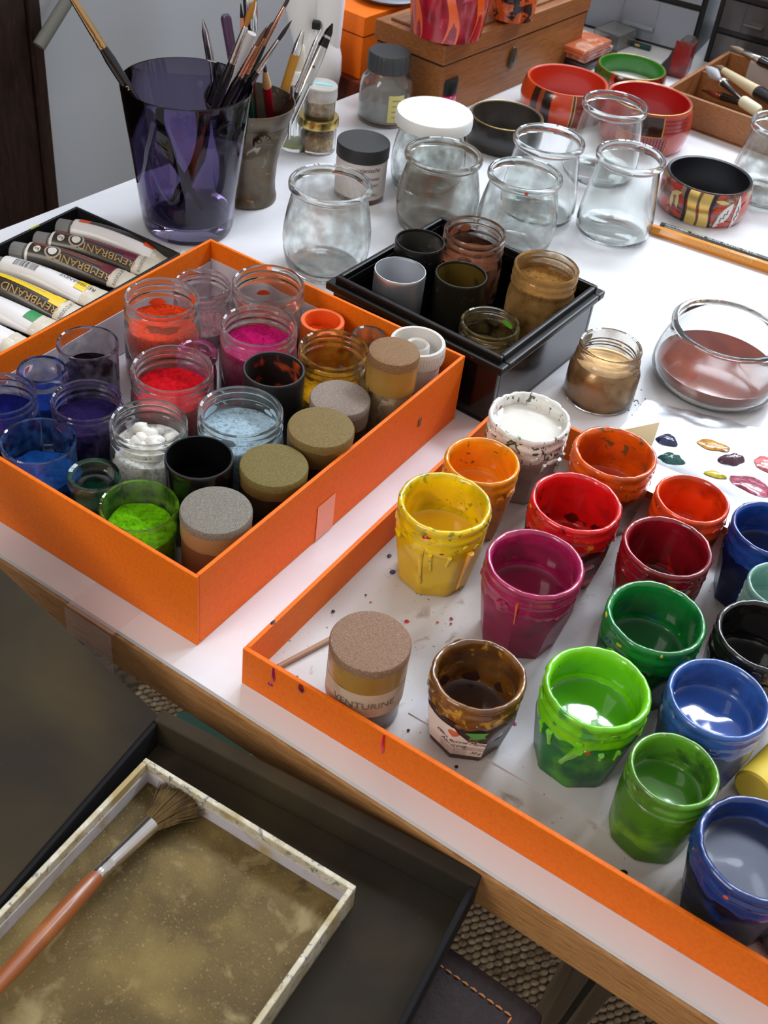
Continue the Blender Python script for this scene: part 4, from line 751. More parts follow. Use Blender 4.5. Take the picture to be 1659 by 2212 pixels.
# grey-capped bottle
loc, R = jar_pos(843, 110, 46, .062, .0004); hh = .062
j = thing('capped_bottle', 'milky bottle with a ridged charcoal cap and yellow label', 'bottle', loc)
mesh_obj('glass', lathe([(0, 0), (1.15 * R, 0), (1.24 * R, .02 * hh), (1.28 * R, .06 * hh), (1.28 * R, .5 * hh), (1.2 * R, .62 * hh), (.98 * R, .70 * hh), (.9 * R, .74 * hh), (.9 * R, .78 * hh), (.82 * R, .78 * hh), (.82 * R, .73 * hh), (1.1 * R, .61 * hh), (1.2 * R, .49 * hh), (1.2 * R, .08 * hh), (0, .05 * hh)], 52), GLASS, j)
mesh_obj('liquid', lathe([(0, .06 * hh), (1.1 * R, .06 * hh), (1.185 * R, .1 * hh), (1.185 * R, .36 * hh), (0, .36 * hh)], 48), M('milky liquid', (186, 182, 176), .3), j)
mesh_obj('cap', lathe([(.98 * R, .74 * hh), (1.0 * R, .745 * hh), (1.0 * R, .97 * hh), (.95 * R, hh), (0, hh)], 96, lambda t, r, z, k: (r * (1 + (.018 * (1 if math.sin(t * 24) > 0 else -1) if 0 < k < 3 else 0)), z)), M('charcoal cap', (62, 64, 66), .4), j)
tc_ = math.degrees(math.atan2(-loc.y, -loc.x)); fy = lambda t, z: Vector((1.29 * R * math.cos(t), 1.29 * R * math.sin(t), z))
lb = mesh_obj('paper_label', strip(fy, deg(tc_ + 8), deg(tc_ + 44), .10 * hh, .5 * hh, 10, 2), M('yellow label', (216, 204, 130), .6), j)
for k in range(4): mesh_obj('label_print', text_mesh('MEDIUM 9%d' % k, .0016, 0, lambda x, y: fy(deg(tc_ + 26) + x / (1.29 * R), (.42 - .08 * k) * hh + y) * 1.004), INK, lb)
# small pink ink bottle
loc, R = jar_pos(963, 164, 29, .036, .0004); hh = .036
j = thing('ink_bottle', 'small pink ink bottle with a black cap, in front of the wooden chest', 'bottle', loc)
mesh_obj('glass', lathe([(0, 0), (.95 * R, 0), (1.0 * R, .04 * hh), (1.0 * R, .55 * hh), (.75 * R, .64 * hh), (0, .64 * hh)], 40), M('crimson ink', (196, 22, 90), .1, coat=.8), j)
mesh_obj('cap', lathe([(.96 * R, .62 * hh), (R, .63 * hh), (R, .96 * hh), (.93 * R, hh), (0, hh)], 40), BLACKP, j)

# ---------------------------------------------------------------- bangles
def bangle_mesh(R, h, bulge, th, seg=72):
    out = [(R - th, .02 * h), (R - .001, 0), (R + bulge * .35, .1 * h), (R + bulge * .8, .3 * h), (R + bulge, .5 * h), (R + bulge * .8, .7 * h), (R + bulge * .35, .9 * h), (R, .985 * h), (R - .0008, h)]
    inn = [(R - .0008, h), (R - th, .985 * h), (R - th - .0006, .5 * h), (R - th, .02 * h)]
    return lathe(out, seg), lathe(inn, seg)
def ang_mat(name, stops, base, stripes=None, coat=.7):
    """bands of colour around a bangle: stops = [(fraction of a turn, colour)]"""
    m = bpy.data.materials.new(name); m.use_nodes = True; nt = m.node_tree; N = nt.nodes; L = nt.links; b = N['Principled BSDF']
    b.inputs['Roughness'].default_value = .22; b.inputs['Coat Weight'].default_value = coat
    tc = N.new('ShaderNodeTexCoord'); sp = N.new('ShaderNodeSeparateXYZ'); L.new(tc.outputs['Object'], sp.inputs[0])
    at_ = N.new('ShaderNodeMath'); at_.operation = 'ARCTAN2'; L.new(sp.outputs[1], at_.inputs[0]); L.new(sp.outputs[0], at_.inputs[1])
    md = N.new('ShaderNodeMath'); md.operation = 'MULTIPLY_ADD'; md.inputs[1].default_value = 1 / (2 * PI); md.inputs[2].default_value = .5; L.new(at_.outputs[0], md.inputs[0])
    rp = N.new('ShaderNodeValToRGB'); rp.color_ramp.interpolation = 'CONSTANT'; L.new(md.outputs[0], rp.inputs[0])
    e = rp.color_ramp.elements
    while len(e) > 1: e.remove(e[-1])
    e[0].position = 0; e[0].color = lin(stops[0][1])
    for f_, c in stops[1:]: q = e.new(f_); q.color = lin(c)
    prev = rp.outputs[0]
    if stripes:
        c2, sx, sz, lo, hi = stripes
        cb = N.new('ShaderNodeCombineXYZ'); m1 = N.new('ShaderNodeMath'); m1.operation = 'MULTIPLY'; m1.inputs[1].default_value = sx; L.new(md.outputs[0], m1.inputs[0])
        m2 = N.new('ShaderNodeMath'); m2.operation = 'MULTIPLY'; m2.inputs[1].default_value = sz; L.new(sp.outputs[2], m2.inputs[0]); L.new(m1.outputs[0], cb.inputs[0]); L.new(m2.outputs[0], cb.inputs[2])
        n = N.new('ShaderNodeTexNoise'); n.inputs['Scale'].default_value = 1; n.inputs['Detail'].default_value = 2; L.new(cb.outputs[0], n.inputs[0])
        mr = N.new('ShaderNodeMapRange'); mr.inputs[1].default_value = lo; mr.inputs[2].default_value = hi; L.new(n.outputs[0], mr.inputs[0])
        mx = N.new('ShaderNodeMix'); mx.data_type = 'RGBA'; L.new(mr.outputs[0], mx.inputs[0]); L.new(prev, mx.inputs[6]); mx.inputs[7].default_value = lin(c2); prev = mx.outputs[2]
    L.new(prev, b.inputs['Base Color']); return m
def bangle(label, px, py, a, h, bulge, outm, inm, edge, th=.0026, z0=.0004, tilt=0):
    loc, R = jar_pos(px, py, a, h, z0)
    j = thing('bangle', label, 'bangle', loc, 0, 'painted bangles')
    o, i = bangle_mesh(R, h, bulge, th)
    band = mesh_obj('outer_band', o, outm, j); mesh_obj('inner_lining', i, inm, j)
    mesh_obj('edge_line', lathe([(R + .0001, h * .982), (R - .0001, h), (R - .0006, h + .0002), (R - .0011, h)], 72), edge, j)
    return j, R, band
GOLD = M('gold leaf', (226, 196, 116), .25, .85); GOLDE = M('gilded edge', (160, 132, 74), .35, .7)
def fr_at(px, py, loc, R):
    """fraction of a turn (material coordinates) of the front of a bangle"""
    return (math.atan2(-loc.y, -loc.x) / (2 * PI)) + .5
DKB, RDO, OCR, DR = (44, 26, 20), (206, 62, 20), (196, 150, 80), (150, 26, 20)
f0 = .235
bangle('large orange-red bangle with dark brown bars, furthest left of the red ones', 1227, 172, 88, .0310, .004, ang_mat('bangle orange red', [(0, RDO), (.105, DKB), (.135, (150, 62, 20)), (.155, DKB), (.19, RDO), (.262, OCR), (.268, (70, 34, 26)), (.276, OCR), (.281, (120, 40, 30)), (.36, RDO), (.5, DKB)], RDO, ((120, 30, 20), 3, 160, .62, .7)), M('vermilion lacquer', (192, 44, 16), .3, coat=.4), M('orange edge', (206, 96, 40), .35))
j2, R2_, band2 = bangle('dark red bangle with a black square and fine strokes behind the glass pots', 1405, 211, 92, .0405, .004, ang_mat('bangle strokes', [(0, (176, 44, 28)), (.5, (140, 28, 36))], DR, ((120, 26, 44), 9, 520, .56, .7)), M('signal red lacquer', (170, 20, 14), .3, coat=.4), GOLDE)
bangle('small bangle lined in bright green behind the red bangles', 1366, 143, 74, .018, .002, ang_mat('bangle green outside', [(0, (60, 90, 20)), (.14, (190, 50, 20)), (.165, (90, 16, 24)), (.25, (150, 150, 30)), (.29, (206, 70, 20)), (.31, (120, 24, 24))], DR, ((60, 10, 20), 50, 120, .55, .62)), M('green lacquer lining', (44, 118, 20), .3, coat=.5), GOLDE)
bangle('plain black bangle with a gilt edge behind the glass pots', 1095, 248, 80, .0265, .002, M('black lacquer bangle', (30, 27, 24), .3, coat=.4, layers=[((44, 38, 30), 60, .4, .6)]), M('umber lining', (58, 48, 36), .45, layers=[((44, 36, 28), 40, .4, .6)]), GOLDE)
jf, RF, band = bangle('black-lined bangle painted with gold bands, red flowers and patterned leaves', 1534, 377, 93, .0310, .0030, M('painted flowers', (118, 60, 44), .2, coat=.8, layers=[((182, 54, 36), 60, .46, .52), ((150, 132, 104), 80, .58, .62), ((46, 34, 36), 70, .62, .66), ((200, 84, 30), 150, .66, .70)]), M('black lining', (22, 22, 28), .35), M('dark edge', (40, 36, 34), .35))
hF = .0310
def bsurf(off):
    def f(u, v):                                   # u degrees, v fraction of height
        r = RF + .0030 * math.sin(max(0, min(1, v)) * PI) ** .8 + off; t = deg(u); return Vector((r * math.cos(t), r * math.sin(t), v * hF))
    return f
tf = math.degrees(math.atan2(-jf.location.y, -jf.location.x)) + 8
LEAFY = M('pale yellow leaf', (204, 190, 122), .25, coat=.6); LEAFW = M('white leaf', (220, 216, 214), .25, coat=.6); LINE = M('dark line', (34, 32, 44), .4); ORR = M('orange red petal', (196, 62, 34), .25, coat=.6)
def wavy(u0, u1, n=14, amp=2.0, ph=0):
    lft = [(u0 + amp * math.sin(ph + 5 * k / n), .03 + .94 * k / n) for k in range(n + 1)]; rgt = [(u1 + amp * math.sin(ph + 1 + 5 * k / n), .03 + .94 * k / n) for k in range(n + 1)]
    vv = [bsurf(.0002)(*p) for p in lft] + [bsurf(.0002)(*p) for p in rgt]; m_ = n + 1
    return from_lists(vv, [(k, k + 1, m_ + k + 1, m_ + k) for k in range(n)])
mesh_obj('gold_band', wavy(tf - 24, tf - 11), GOLD, band); mesh_obj('gold_band', wavy(tf - 8, tf + 5, ph=.6), GOLD, band)
mesh_obj('dark_band', wavy(tf - 29, tf - 24.5, ph=0), LINE, band); mesh_obj('dark_band', wavy(tf - 11, tf - 8.0, ph=.4), M('umber band', (84, 66, 44), .3, coat=.6), band); mesh_obj('dark_band', wavy(tf + 5.5, tf + 9, ph=1), LINE, band)
def leaf(u, v, du, dv, rot, m, off=.0003, nm='leaf'):
    pts = []
    for k in range(14):
        a = 2 * PI * k / 14; x = math.cos(a); y = math.sin(a) * (1 - .55 * abs(x)); xr, yr = x * math.cos(rot) - y * .45 * math.sin(rot), x * math.sin(rot) + y * .45 * math.cos(rot)
        pts.append((u + xr * du, v + yr * dv))
    return mesh_obj(nm, fan_patch(bsurf(off), pts), m, band)
for (u, v, du, dv, r, m) in ((tf + 24, .42, 15, .46, .9, LEAFW), (tf + 42, .46, 12, .50, 1.5, LEAFW), (tf + 18, .80, 9, .14, -.2, LEAFY), (tf - 42, .74, 8, .16, .4, LEAFY), (tf - 46, .52, 7, .24, -1.3, LEAFY), (tf - 38, .55, 6, .24, 1.9, LEAFY), (tf + 14, .58, 6, .2, .3, ORR), (tf + 28, .18, 10, .16, .1, ORR), (tf + 50, .6, 8, .2, .8, ORR), (tf - 36, .2, 10, .2, -.2, ORR), (tf - 40, .32, 12, .16, .3, M('crimson petal', (150, 30, 44), .25, coat=.6))):
    leaf(u, v, du, dv, r, m)
for (u, v, r) in ((tf + 24, .42, .9), (tf + 42, .46, 1.5)):
    z = [(-.7, -.05), (-.35, .18), (-.15, -.16), (.15, .16), (.35, -.14), (.7, .06)]
    mesh_obj('leaf_vein', sweep([bsurf(.0005)(u + 9 * (x * math.cos(r) - y * math.sin(r)), v + .3 * (x * math.sin(r) + y * math.cos(r))) for x, y in z], .0003, 6), LINE, band)

def panel(u0, u1, v0, v1, m, off=.0003):
    f = lambda u, v: Vector(((R2_ + .004 * math.sin(v * PI) ** .8 + off) * math.cos(deg(u)), (R2_ + .004 * math.sin(v * PI) ** .8 + off) * math.sin(deg(u)), v * .0405))
    return mesh_obj('painted_panel', strip(f, u0, u1, v0, v1, 10, 6), m, band2)
t2 = math.degrees(math.atan2(-j2.location.y, -j2.location.x)); DKP = M('black brown panel', (38, 20, 16), .15, coat=.9); GLN = M('ochre line', (190, 142, 60), .35)
panel(t2 - 6, t2 + 25, .54, .95, DKP); panel(t2 + 25, t2 + 26.5, .5, .95, GLN, .0004); panel(t2 - 30, t2 + 26, .51, .535, GLN, .0004)
panel(t2 - 30, t2 - 8, .08, .50, M('orange panel', (214, 92, 24), .25, coat=.7)); panel(t2 - 8, t2 - 6.8, .06, .51, GLN, .0004); panel(t2 + 34, t2 + 35, .06, .51, GLN, .0004)
for k in range(9): panel(t2 - 4 + k * 4.2, t2 - 2.6 + k * 4.2, .10, .48, M('plum stroke', (92, 26, 54), .3, coat=.6), .0004)
for k in range(4): panel(t2 + 28, t2 + 66, .60 + k * .09, .62 + k * .09, M('plum stroke', (92, 26, 54)), .0004)

# red cuff standing on its edge
p = P(1462, 160, .0)
o = thing('red_cuff', 'red and black curved cuff bracelet standing upright at the back', 'bracelet', p, -.35)
sec = [(-.020, .004), (-.012, .0), (.006, .0), (.010, .003), (.010, .035), (.006, .038), (-.002, .038), (-.008, .030), (-.011, .020), (-.015, .011)]
vv = [Vector((x, s * .012, z)) for s in (-1, 1) for x, z in sec]; n = len(sec)
ff = [tuple(range(n)), tuple(range(n, 2 * n))[::-1]] + [(i, (i + 1) % n, n + (i + 1) % n, n + i) for i in range(n)]
mesh_obj('curved_shell', from_lists(vv, ff, False), M('dark inner shell', (58, 48, 46), .4), o)
mesh_obj('red_face', boxes([(-.0075, -.0126, .001, .0105, -.0119, .0375)], .0003), M('lacquer red', (140, 30, 30), .3, coat=.4, layers=[((110, 24, 26), 60, .45, .65)]), o)
mesh_obj('red_face', boxes([(.0100, -.012, .003, .0108, .012, .035)], .0003), M('lacquer red', (140, 30, 30)), o)

# ---------------------------------------------------------------- black tray of oil paint tubes
tc0 = P(165, 445, .016); td = math.radians(-27.5); tdl = Vector((math.cos(td), math.sin(td), 0)); tdn = Vector((tdl.y, -tdl.x, 0))   # tdl right, tdn towards viewer
TT = thing('black_tray', 'shallow black tray full of oil paint tubes beside the orange box', 'tray', Vector((tc0.x, tc0.y, ZT)), td)
BT = M('black tray plastic', (26, 26, 27), .45)
TTL, TTW = .100, .235
mesh_obj('base', boxes([(0, -TTW, 0, TTL, 0, .002)], .0004), BT, TT)
for b in ((0, -TTW, .0022, 0), (TTL - .0022, -TTW, TTL, 0), (.0022, -.0022, TTL - .0022, 0), (.0022, -TTW, TTL - .0022, -TTW + .0022)):
    mesh_obj('side_panel', boxes([(b[0], b[1], .0005, b[2], b[3], .016)], .0006), BT, TT)
mesh_obj('paint_smear', boxes([(.0003, -.047, .0158, .0019, -.039, .0164)], .0002), M('lime smear', (170, 190, 40), .4), TT)
CAPM = M('grey ribbed cap', (128, 126, 124), .45); TUBEW = M('white enamelled tube', (226, 222, 214), .35, coat=.3); CRIMP = M('cream crimped foil', (214, 202, 182), .4, bump=.3, bscale=200)
DKL = M('dark olive label', (58, 50, 40), .35, coat=.3); GOLDT = M('gilt lettering', (186, 150, 92), .4)
def paint_tube(label, pc, pe, r, sleeve, band, endc, text, badge, roll=0.0, barcode=False, br=(-.75, -.1), startc=None):
    """pc cap end, pe crimped end: world points on the tube axis"""
    o = thing('paint_tube', label, 'paint tube', pc, 0, 'oil paint tubes in the black tray'); d = pe - pc; Ln = d.length; ux = d.normalized()
    uz = Vector((0, 0, 1)); uz = (uz - ux * uz.dot(ux)).normalized(); uy = uz.cross(ux)
    def surf(s, a, off=0.0):                       # s 0..1 along the tube, a angle from the top towards the viewer
        f = max(0, (s - .30) / .70); rz = r * (1 - .90 * f ** 1.5) + off; ry = r * (1 + .30 * f) + off
        cz = -r * .78 * f ** 1.5
        return ux * (s * Ln) + uz * (rz * math.cos(a) + cz) + (-uy) * (ry * math.sin(a))
    def tube(s0, s1, off, n=22, m=10, a0=0, a1=2 * PI):
        v = [surf(s0 + (s1 - s0) * i / m, a0 + (a1 - a0) * k / n, off) for i in range(m + 1) for k in range(n + 1)]
        return from_lists(v, [(i * (n + 1) + k, (i + 1) * (n + 1) + k, (i + 1) * (n + 1) + k + 1, i * (n + 1) + k + 1) for i in range(m) for k in range(n)])
    cm = lathe([(0, 0), (.72 * r, 0), (.78 * r, .001), (.80 * r, .010), (0, .0105)], 40, lambda t, q, z, k: (q * (1 + (.035 * math.sin(t * 16) if 0 < k < 4 else 0)), z))
    c = mesh_obj('cap', cm, CAPM, o); c.rotation_euler = ux.to_track_quat('Z', 'Y').to_euler()
    mesh_obj('tube_body', join_meshes([sweep([ux * .009, ux * .0125, ux * (.145 * Ln)], [r * .5, r * .55, r * .98], 22), tube(.14, 1.0, 0)]), TUBEW, o)
    sl = mesh_obj('label_sleeve', tube(.16, .80, .0002, a0=-PI, a1=PI), sleeve, o)
    if band is not None: mesh_obj('colour_band', tube(.18 if startc is None else .27, .80, .0004, 6, 10, br[0], br[1]), band, o)
    if startc is not None: mesh_obj('colour_band', tube(.18, .27, .0004, 6, 2, br[0], br[1]), startc, o)
    if endc is not None: mesh_obj('colour_band', tube(.72, .805, .0006, 8, 3, -.9 + roll, .3 + roll), endc, o)
    cr = tube(.80, 1.0, .0005, m=10)
    for v in cr.vertices: v.co += uz * (.0011 * noise.noise(v.co * 260 + pc * 50)) + ux * (.0015 * noise.noise(v.co * 120 + pc * 90))
    mesh_obj('crimp', cr, CRIMP, o)
    if text: txt_c = mesh_obj('label_print', text_mesh('OIL COLOUR', .0030, 0, lambda x, y: surf(.865 + y / Ln * -1, .3 + x / (r * 1.2), .0022)), INK, o)
    mesh_obj('folded_end', sweep([surf(.985, -1.5, .0006), surf(.985, 0, .0014), surf(.985, 1.5, .0006)], .0019, 8), CRIMP, o)
    def txt(s, size, sc, ac, m, ex=0.0, shear=0):
        # letters run from the crimp towards the cap, feet away from the viewer
        return mesh_obj('label_print', text_mesh(s, size, shear, lambda x, y: surf(sc - x / Ln, ac + y / (r * 1.05), .0007), extra=ex), m, sl)
    if text: txt(text, .0080, .565, .62 + roll, GOLDT); txt('ARTISTS QUALITY OIL COLOURS', .0020, .50, -.42 + roll, M('pale print', (200, 190, 170), .5))
    if badge:
        mesh_obj('label_print', fan_patch(lambda u, v: surf(u, v, .0006), [(.225 + .028 * math.cos(a), .40 + .30 * math.sin(a)) for a in [k * PI / 8 for k in range(16)]]), M('white badge', (222, 216, 206), .5), sl)
        txt('Ra', .0038, .225, .40, INK)
        mesh_obj('label_print', fan_patch(lambda u, v: surf(u, v, .0006), [(.345 + .062 * math.cos(a), .30 + .60 * math.sin(a)) for a in [k * PI / 10 for k in range(20)]]), M('badge ring', (176, 168, 156), .5), sl)
        mesh_obj('label_print', fan_patch(lambda u, v: surf(u, v, .0008), [(.345 + .048 * math.cos(a), .30 + .46 * math.sin(a)) for a in [k * PI / 10 for k in range(20)]]), M('badge dark', (52, 46, 40), .5), sl)
        mesh_obj('label_print', fan_patch(lambda u, v: surf(u, v, .0010), [(.345 + .034 * math.cos(a), .30 + .33 * math.sin(a)) for a in [k * PI / 10 for k in range(20)]]), M('white badge', (222, 216, 206)), sl)
        txt('R', .0044, .345, .30, M('silver print', (130, 124, 116), .4))
    if barcode:
        for k in range(22):
            s0 = .24 + k * .0085; mesh_obj('barcode_bar', tube(s0, s0 + random.choice((.002, .0035, .005)), .0004, 6, 1, -.25, .45), INK, sl)
        txt('8 712079 052417', .0030, .36, -.42, INK); txt('REMBRANDT', .0044, .72, -.35, INK)
    return o
caps = [(126, 488), (77, 516), (27, 538), (-26, 566), (-78, 592), (-134, 622), (-190, 652)]
ends = [(348, 552), (315, 578), (259, 606), (196, 644), (152, 680), (98, 712), (34, 750)]
MAR = M('maroon label', (112, 34, 44), .35, coat=.3); WHL = M('white label', (232, 228, 226), .35, coat=.3); YEL = M('yellow band', (240, 202, 24), .4); ORB = M('orange red band', (236, 84, 30), .4); GRB = M('green band', (40, 140, 70), .4)
specs = [('white and brown paint tube with an orange-red band, furthest back in the tray', WHL, DKL, ORB, None, False, False),
         ('dark paint tube with maroon stripe and badge, second from the back of its tray', DKL, MAR, MAR, 'REMBRANDT', True, False),
         ('dark paint tube with russet stripe and badge, third from the back of its tray', DKL, M('russet label', (120, 58, 44), .35, coat=.3), MAR, 'REMBRANDT', True, False),
         ('white paint tube with a barcode and yellow end', WHL, None, YEL, None, False, True),
         ('dark paint tube with a bright yellow stripe', DKL, YEL, YEL, 'REMBRANDT', False, False),
         ('white paint tube with a green end band', WHL, None, GRB, None, False, False),
         ('bare white paint tube nearest the left edge of the picture', WHL, None, None, None, False, False)]
for k, (c_, e_, sp_) in enumerate(zip(caps, ends, specs)):
    r = .0088; pc, pe = P(c_[0], c_[1], .013), P(e_[0], e_[1], .006); pc.z = ZT + .0115; pe.z = ZT + .0115
    d_ = (pe - pc); pe = pc + d_.normalized() * .092
    paint_tube(sp_[0], pc, pe, r, sp_[1], sp_[2], sp_[3], sp_[4], sp_[5], 0, sp_[6], *(((-1.2, .12), ORB) if k == 0 else ((-.8, .05), None)))

# ---------------------------------------------------------------- wooden chest and what is around it
cp = P(962, 110, .066); ca = math.radians(56); chest = thing('wooden_chest', 'honey-brown wooden chest with a brass keyhole plate at the back of the table', 'chest', Vector((cp.x, cp.y, ZT)), ca)
CLn, CWd = .255, .082                             # long side along local x, short side along +y
mesh_obj('body', boxes([(.0015, .0015, 0, CLn - .0015, CWd - .0015, .050)], .0012), WOODBOX, chest)
mesh_obj('gap_line', boxes([(.0025, .0025, .050, CLn - .0025, CWd - .0025, .052)]), M('dark joint', (24, 18, 14), .7), chest)
mesh_obj('lid', boxes([(0, 0, .052, CLn, CWd, .0700)], .0012), WOODBOX, chest)
mesh_obj('lid_panel', boxes([(.010, .010, .070, CLn - .010, CWd - .010, .0725)], .0010), WOODTOP, chest)
esc = lathe([(0, .0014), (.0045, .0014), (.0062, .0008), (.0064, 0)], 32)
for v in esc.vertices: v.co.y *= 1.7
e_ = mesh_obj('keyhole_plate', esc, M('dull brass', (96, 86, 70), .4, .8), chest, (.118, 0, .033), (PI / 2, 0, 0))
mesh_obj('keyhole', boxes([(-.0008, -.004, .0012, .0008, .003, .0017)]), BLACKP, e_)
# painted pots on the chest
loc, R = jar_pos(966, 40, 88, .012, .0727); R *= .98
j = thing('painted_pot', 'red pot with orange flame shapes standing on the wooden chest', 'pot', Vector((loc.x, loc.y, ZT + .0726)))
hp = .058; PR = lambda t, z: R * (.88 + .14 * math.sin(min(1, z / hp) * 1.7))
mesh_obj('body', lathe([(0, 0), (.84 * R, 0)] + [(PR(0, hp * f), hp * f) for f in (.01, .1, .25, .4, .55, .7, .85, 1)] + [(.94 * R, hp), (.86 * R, .3 * hp), (0, .25 * hp)], 64), M('raspberry red', (176, 22, 44), .25, coat=.7, layers=[((140, 12, 30), 50, .45, .6), ((200, 60, 90), 60, .62, .7)]), j)
tc_ = math.degrees(math.atan2(-loc.y, -loc.x)); FLM = M('flame orange', (236, 92, 14), .25, coat=.7)
for du, wd in ((-52, 9), (-26, 0), (6, 10), (52, 12), (92, 10)):
    if not wd: continue
    n = 12; L1 = [(tc_ + du - wd * (1 - .35 * k / n) + 6 * math.sin(k * .42), hp * .98 * k / n + .0006) for k in range(n + 1)]; L2 = [(tc_ + du + wd * (1 - .45 * k / n) + 6 * math.sin(k * .42 + .5), z) for k, (_, z) in enumerate(L1)]
    vv = [Vector(((PR(0, z) + .0003) * math.cos(deg(u)), (PR(0, z) + .0003) * math.sin(deg(u)), z)) for u, z in L1 + L2]
    mesh_obj('flame', from_lists(vv, [(k, k + 1, n + 2 + k, n + 1 + k) for k in range(n)]), FLM, j)
loc, R = jar_pos(1108, 5, 52, .012, .0727)
j = thing('patterned_pot', 'black and orange swirl patterned pot on the wooden chest', 'pot', Vector((loc.x, loc.y, ZT + .0726)))
mesh_obj('body', lathe([(0, 0), (.95 * R, 0), (R, .02), (1.0 * R, .05), (.9 * R, .05), (.85 * R, .01), (0, .008)], 56), M('orange black swirl', (206, 88, 30), .25, coat=.6, layers=[((34, 24, 22), 75, .50, .54), ((226, 120, 50), 120, .62, .66)]), j)
# low sideboard behind the table, with lamp, orange gift box and grey dish
sb0 = LEFT0 + LD * .434; sang = math.atan2(LD.y, LD.x)
SB = thing('side_cabinet', 'reddish-brown wooden cabinet between the table and the wall, under the orange gift box', 'cabinet', Vector((sb0.x, sb0.y, 0)), sang)
SBM = M('reddish brown wood', (112, 48, 26), .4, layers=[((90, 36, 20), 20, .4, .65)], aniso=(3, 16, 16))
mesh_obj('top', boxes([(0, .004, ZT - .03, .40, .068, ZT - .002)], .001), SBM, SB)
mesh_obj('carcass', boxes([(.01, .012, 0, .39, .066, ZT - .03)], .001), SBM, SB)
bp = LEFT0 + LD * .441 - WN * .022; gbx = thing('gift_box', 'orange lidded gift box on the sideboard behind the white lamp', 'box', Vector((bp.x, bp.y, ZT - .0018)), sang)
gl = lambda p: Matrix.Rotation(-sang, 4, 'Z') @ (p - gbx.location)
mesh_obj('body', boxes([(0.001, .001, 0, .130, .043, .040)], .0006), ORANGE, gbx)
mesh_obj('lid', boxes([(0, 0, .0415, .131, .044, .060)], .0006), ORANGE, gbx)
mesh_obj('lid_gap', boxes([(.002, .002, .040, .129, .042, .0415)]), M('dark gap', (90, 34, 10), .7), gbx)
gd = bp + LD * .062 - WN * .022
o = thing('grey_dish', 'flat grey oval dish resting on the orange gift box', 'dish', Vector((gd.x, gd.y, ZT + .0584)))
me = lathe([(0, 0), (.020, 0), (.030, .003), (.034, .006), (.032, .007), (.024, .005), (0, .004)], 48); mesh_obj('dish', me, M('grey slate', (132, 136, 146), .4), o)
# white floor lamp whose stem passes behind the table edge
lp = P(693, 167, .0)
o = thing('white_lamp', 'white lamp stem between the beaker and the orange gift box', 'lamp', Vector((lp.x, lp.y, 0)))
LW = M('white lamp enamel', (252, 252, 253), .35)
mesh_obj('foot', lathe([(0, 0), (.022, 0), (.024, .01), (.012, .02), (0, .02)], 40), LW, o)
mesh_obj('stem', sweep([Vector((0, 0, .02)), Vector((0, 0, ZT - .02))], .008, 16), LW, o)
mesh_obj('joint', lathe([(0, ZT - .022), (.010, ZT - .020), (.0170, ZT - .010), (.0195, ZT + .006), (.019, ZT + .022), (.015, ZT + .036), (.012, ZT + .042), (0, ZT + .044)], 48), LW, o)
mesh_obj('column', sweep([Vector((.004, 0, ZT + .03)), Vector((.005, 0, ZT + .07)), Vector((.008, .004, ZT + .25)), Vector((.01, .01, ZT + .42))], [.0125, .013, .013, .013], 28), LW, o)
mesh_obj('column', sweep([Vector((-.018, .004, ZT + .01)), Vector((-.022, .006, ZT + .06)), Vector((-.021, .01, ZT + .26)), Vector((-.020, .014, ZT + .42))], [.006, .016, .017, .017], 28), LW, o)
mesh_obj('switch', boxes([(-.010, -.016, ZT + .050, -.002, -.008, ZT + .057)], .001), BLACKP, o)
# sheet of white paper folded behind the dropper bottle
# ---------------------------------------------------------------- drawers
def drawers(label, pr, ang, wd, rows, cols, fh, dm, name='drawer_cabinet'):
    o = thing(name, label, 'drawers', pr, ang, 'plastic drawer cabinets'); dp = .14; H = fh * rows + .004
    FR = M('black cabinet frame', (22, 22, 24), .35)
    mesh_obj('frame_side', boxes([(-wd, 0, 0, -wd + .005, dp, H)], .0006), FR, o); mesh_obj('frame_side', boxes([(-.005, 0, 0, 0, dp, H)], .0006), FR, o)
    mesh_obj('back_panel', boxes([(-wd + .005, dp - .003, 0, -.005, dp, H)]), FR, o)
    for r in range(rows + 1): mesh_obj('rail', boxes([(-wd + .005, .001, max(0, r * fh - .003), -.005, dp - .003, r * fh + .003)], .0004), FR, o)
    cw = (wd - .010) / cols
    for r in range(rows):
        for c in range(cols):
            x0 = -wd + .005 + c * cw + .001; x1 = x0 + cw - .002; z0, z1 = r * fh + .0035, (r + 1) * fh - .0035
            d_ = mesh_obj('drawer', boxes([(x0, -.002, z0, x1, .001, z1), (x0, .001, z0, x0 + .0012, dp - .01, z1 - .003), (x1 - .0012, .001, z0, x1, dp - .01, z1 - .003), (x0 + .0012, .001, z0, x1 - .0012, dp - .01, z0 + .0012)], .0), dm, o)
            mesh_obj('handle', boxes([(x0 + cw * .35, -.009, z0 + (z1 - z0) * .3, x1 - cw * .35, -.002, z0 + (z1 - z0) * .38)], .0005), dm, d_)
            for s in (.3, .62): mesh_obj('rib', boxes([(x0 + cw * s, -.0032, z0 + .001, x0 + cw * s + .0016, -.002, z1 - .001)]), dm, d_)
            for q in range(3):
                cc = random.choice(((140, 110, 40), (90, 96, 110), (150, 80, 50), (80, 84, 80)))
                xx = x0 + .004 + (cw - .012) * q / 3; mesh_obj('contents', boxes([(xx, .012, z0 + .002, xx + (cw - .014) / 3, .08, z0 + (z1 - z0) * random.uniform(.3, .7))], .001), M('oddments %d %d %d' % cc, cc, .5), d_)
    return o
dr0 = P(1497, 122, 0); dr1 = P(1280, 62, 0); dan = math.atan2(dr0.y - dr1.y, dr0.x - dr1.x)
drawers('drawer cabinet with pale frosted drawers at the far end of the table', dr0, dan, .135, 3, 1, .05, M('frosted drawer plastic', (170, 178, 190), .25, trans=.35))
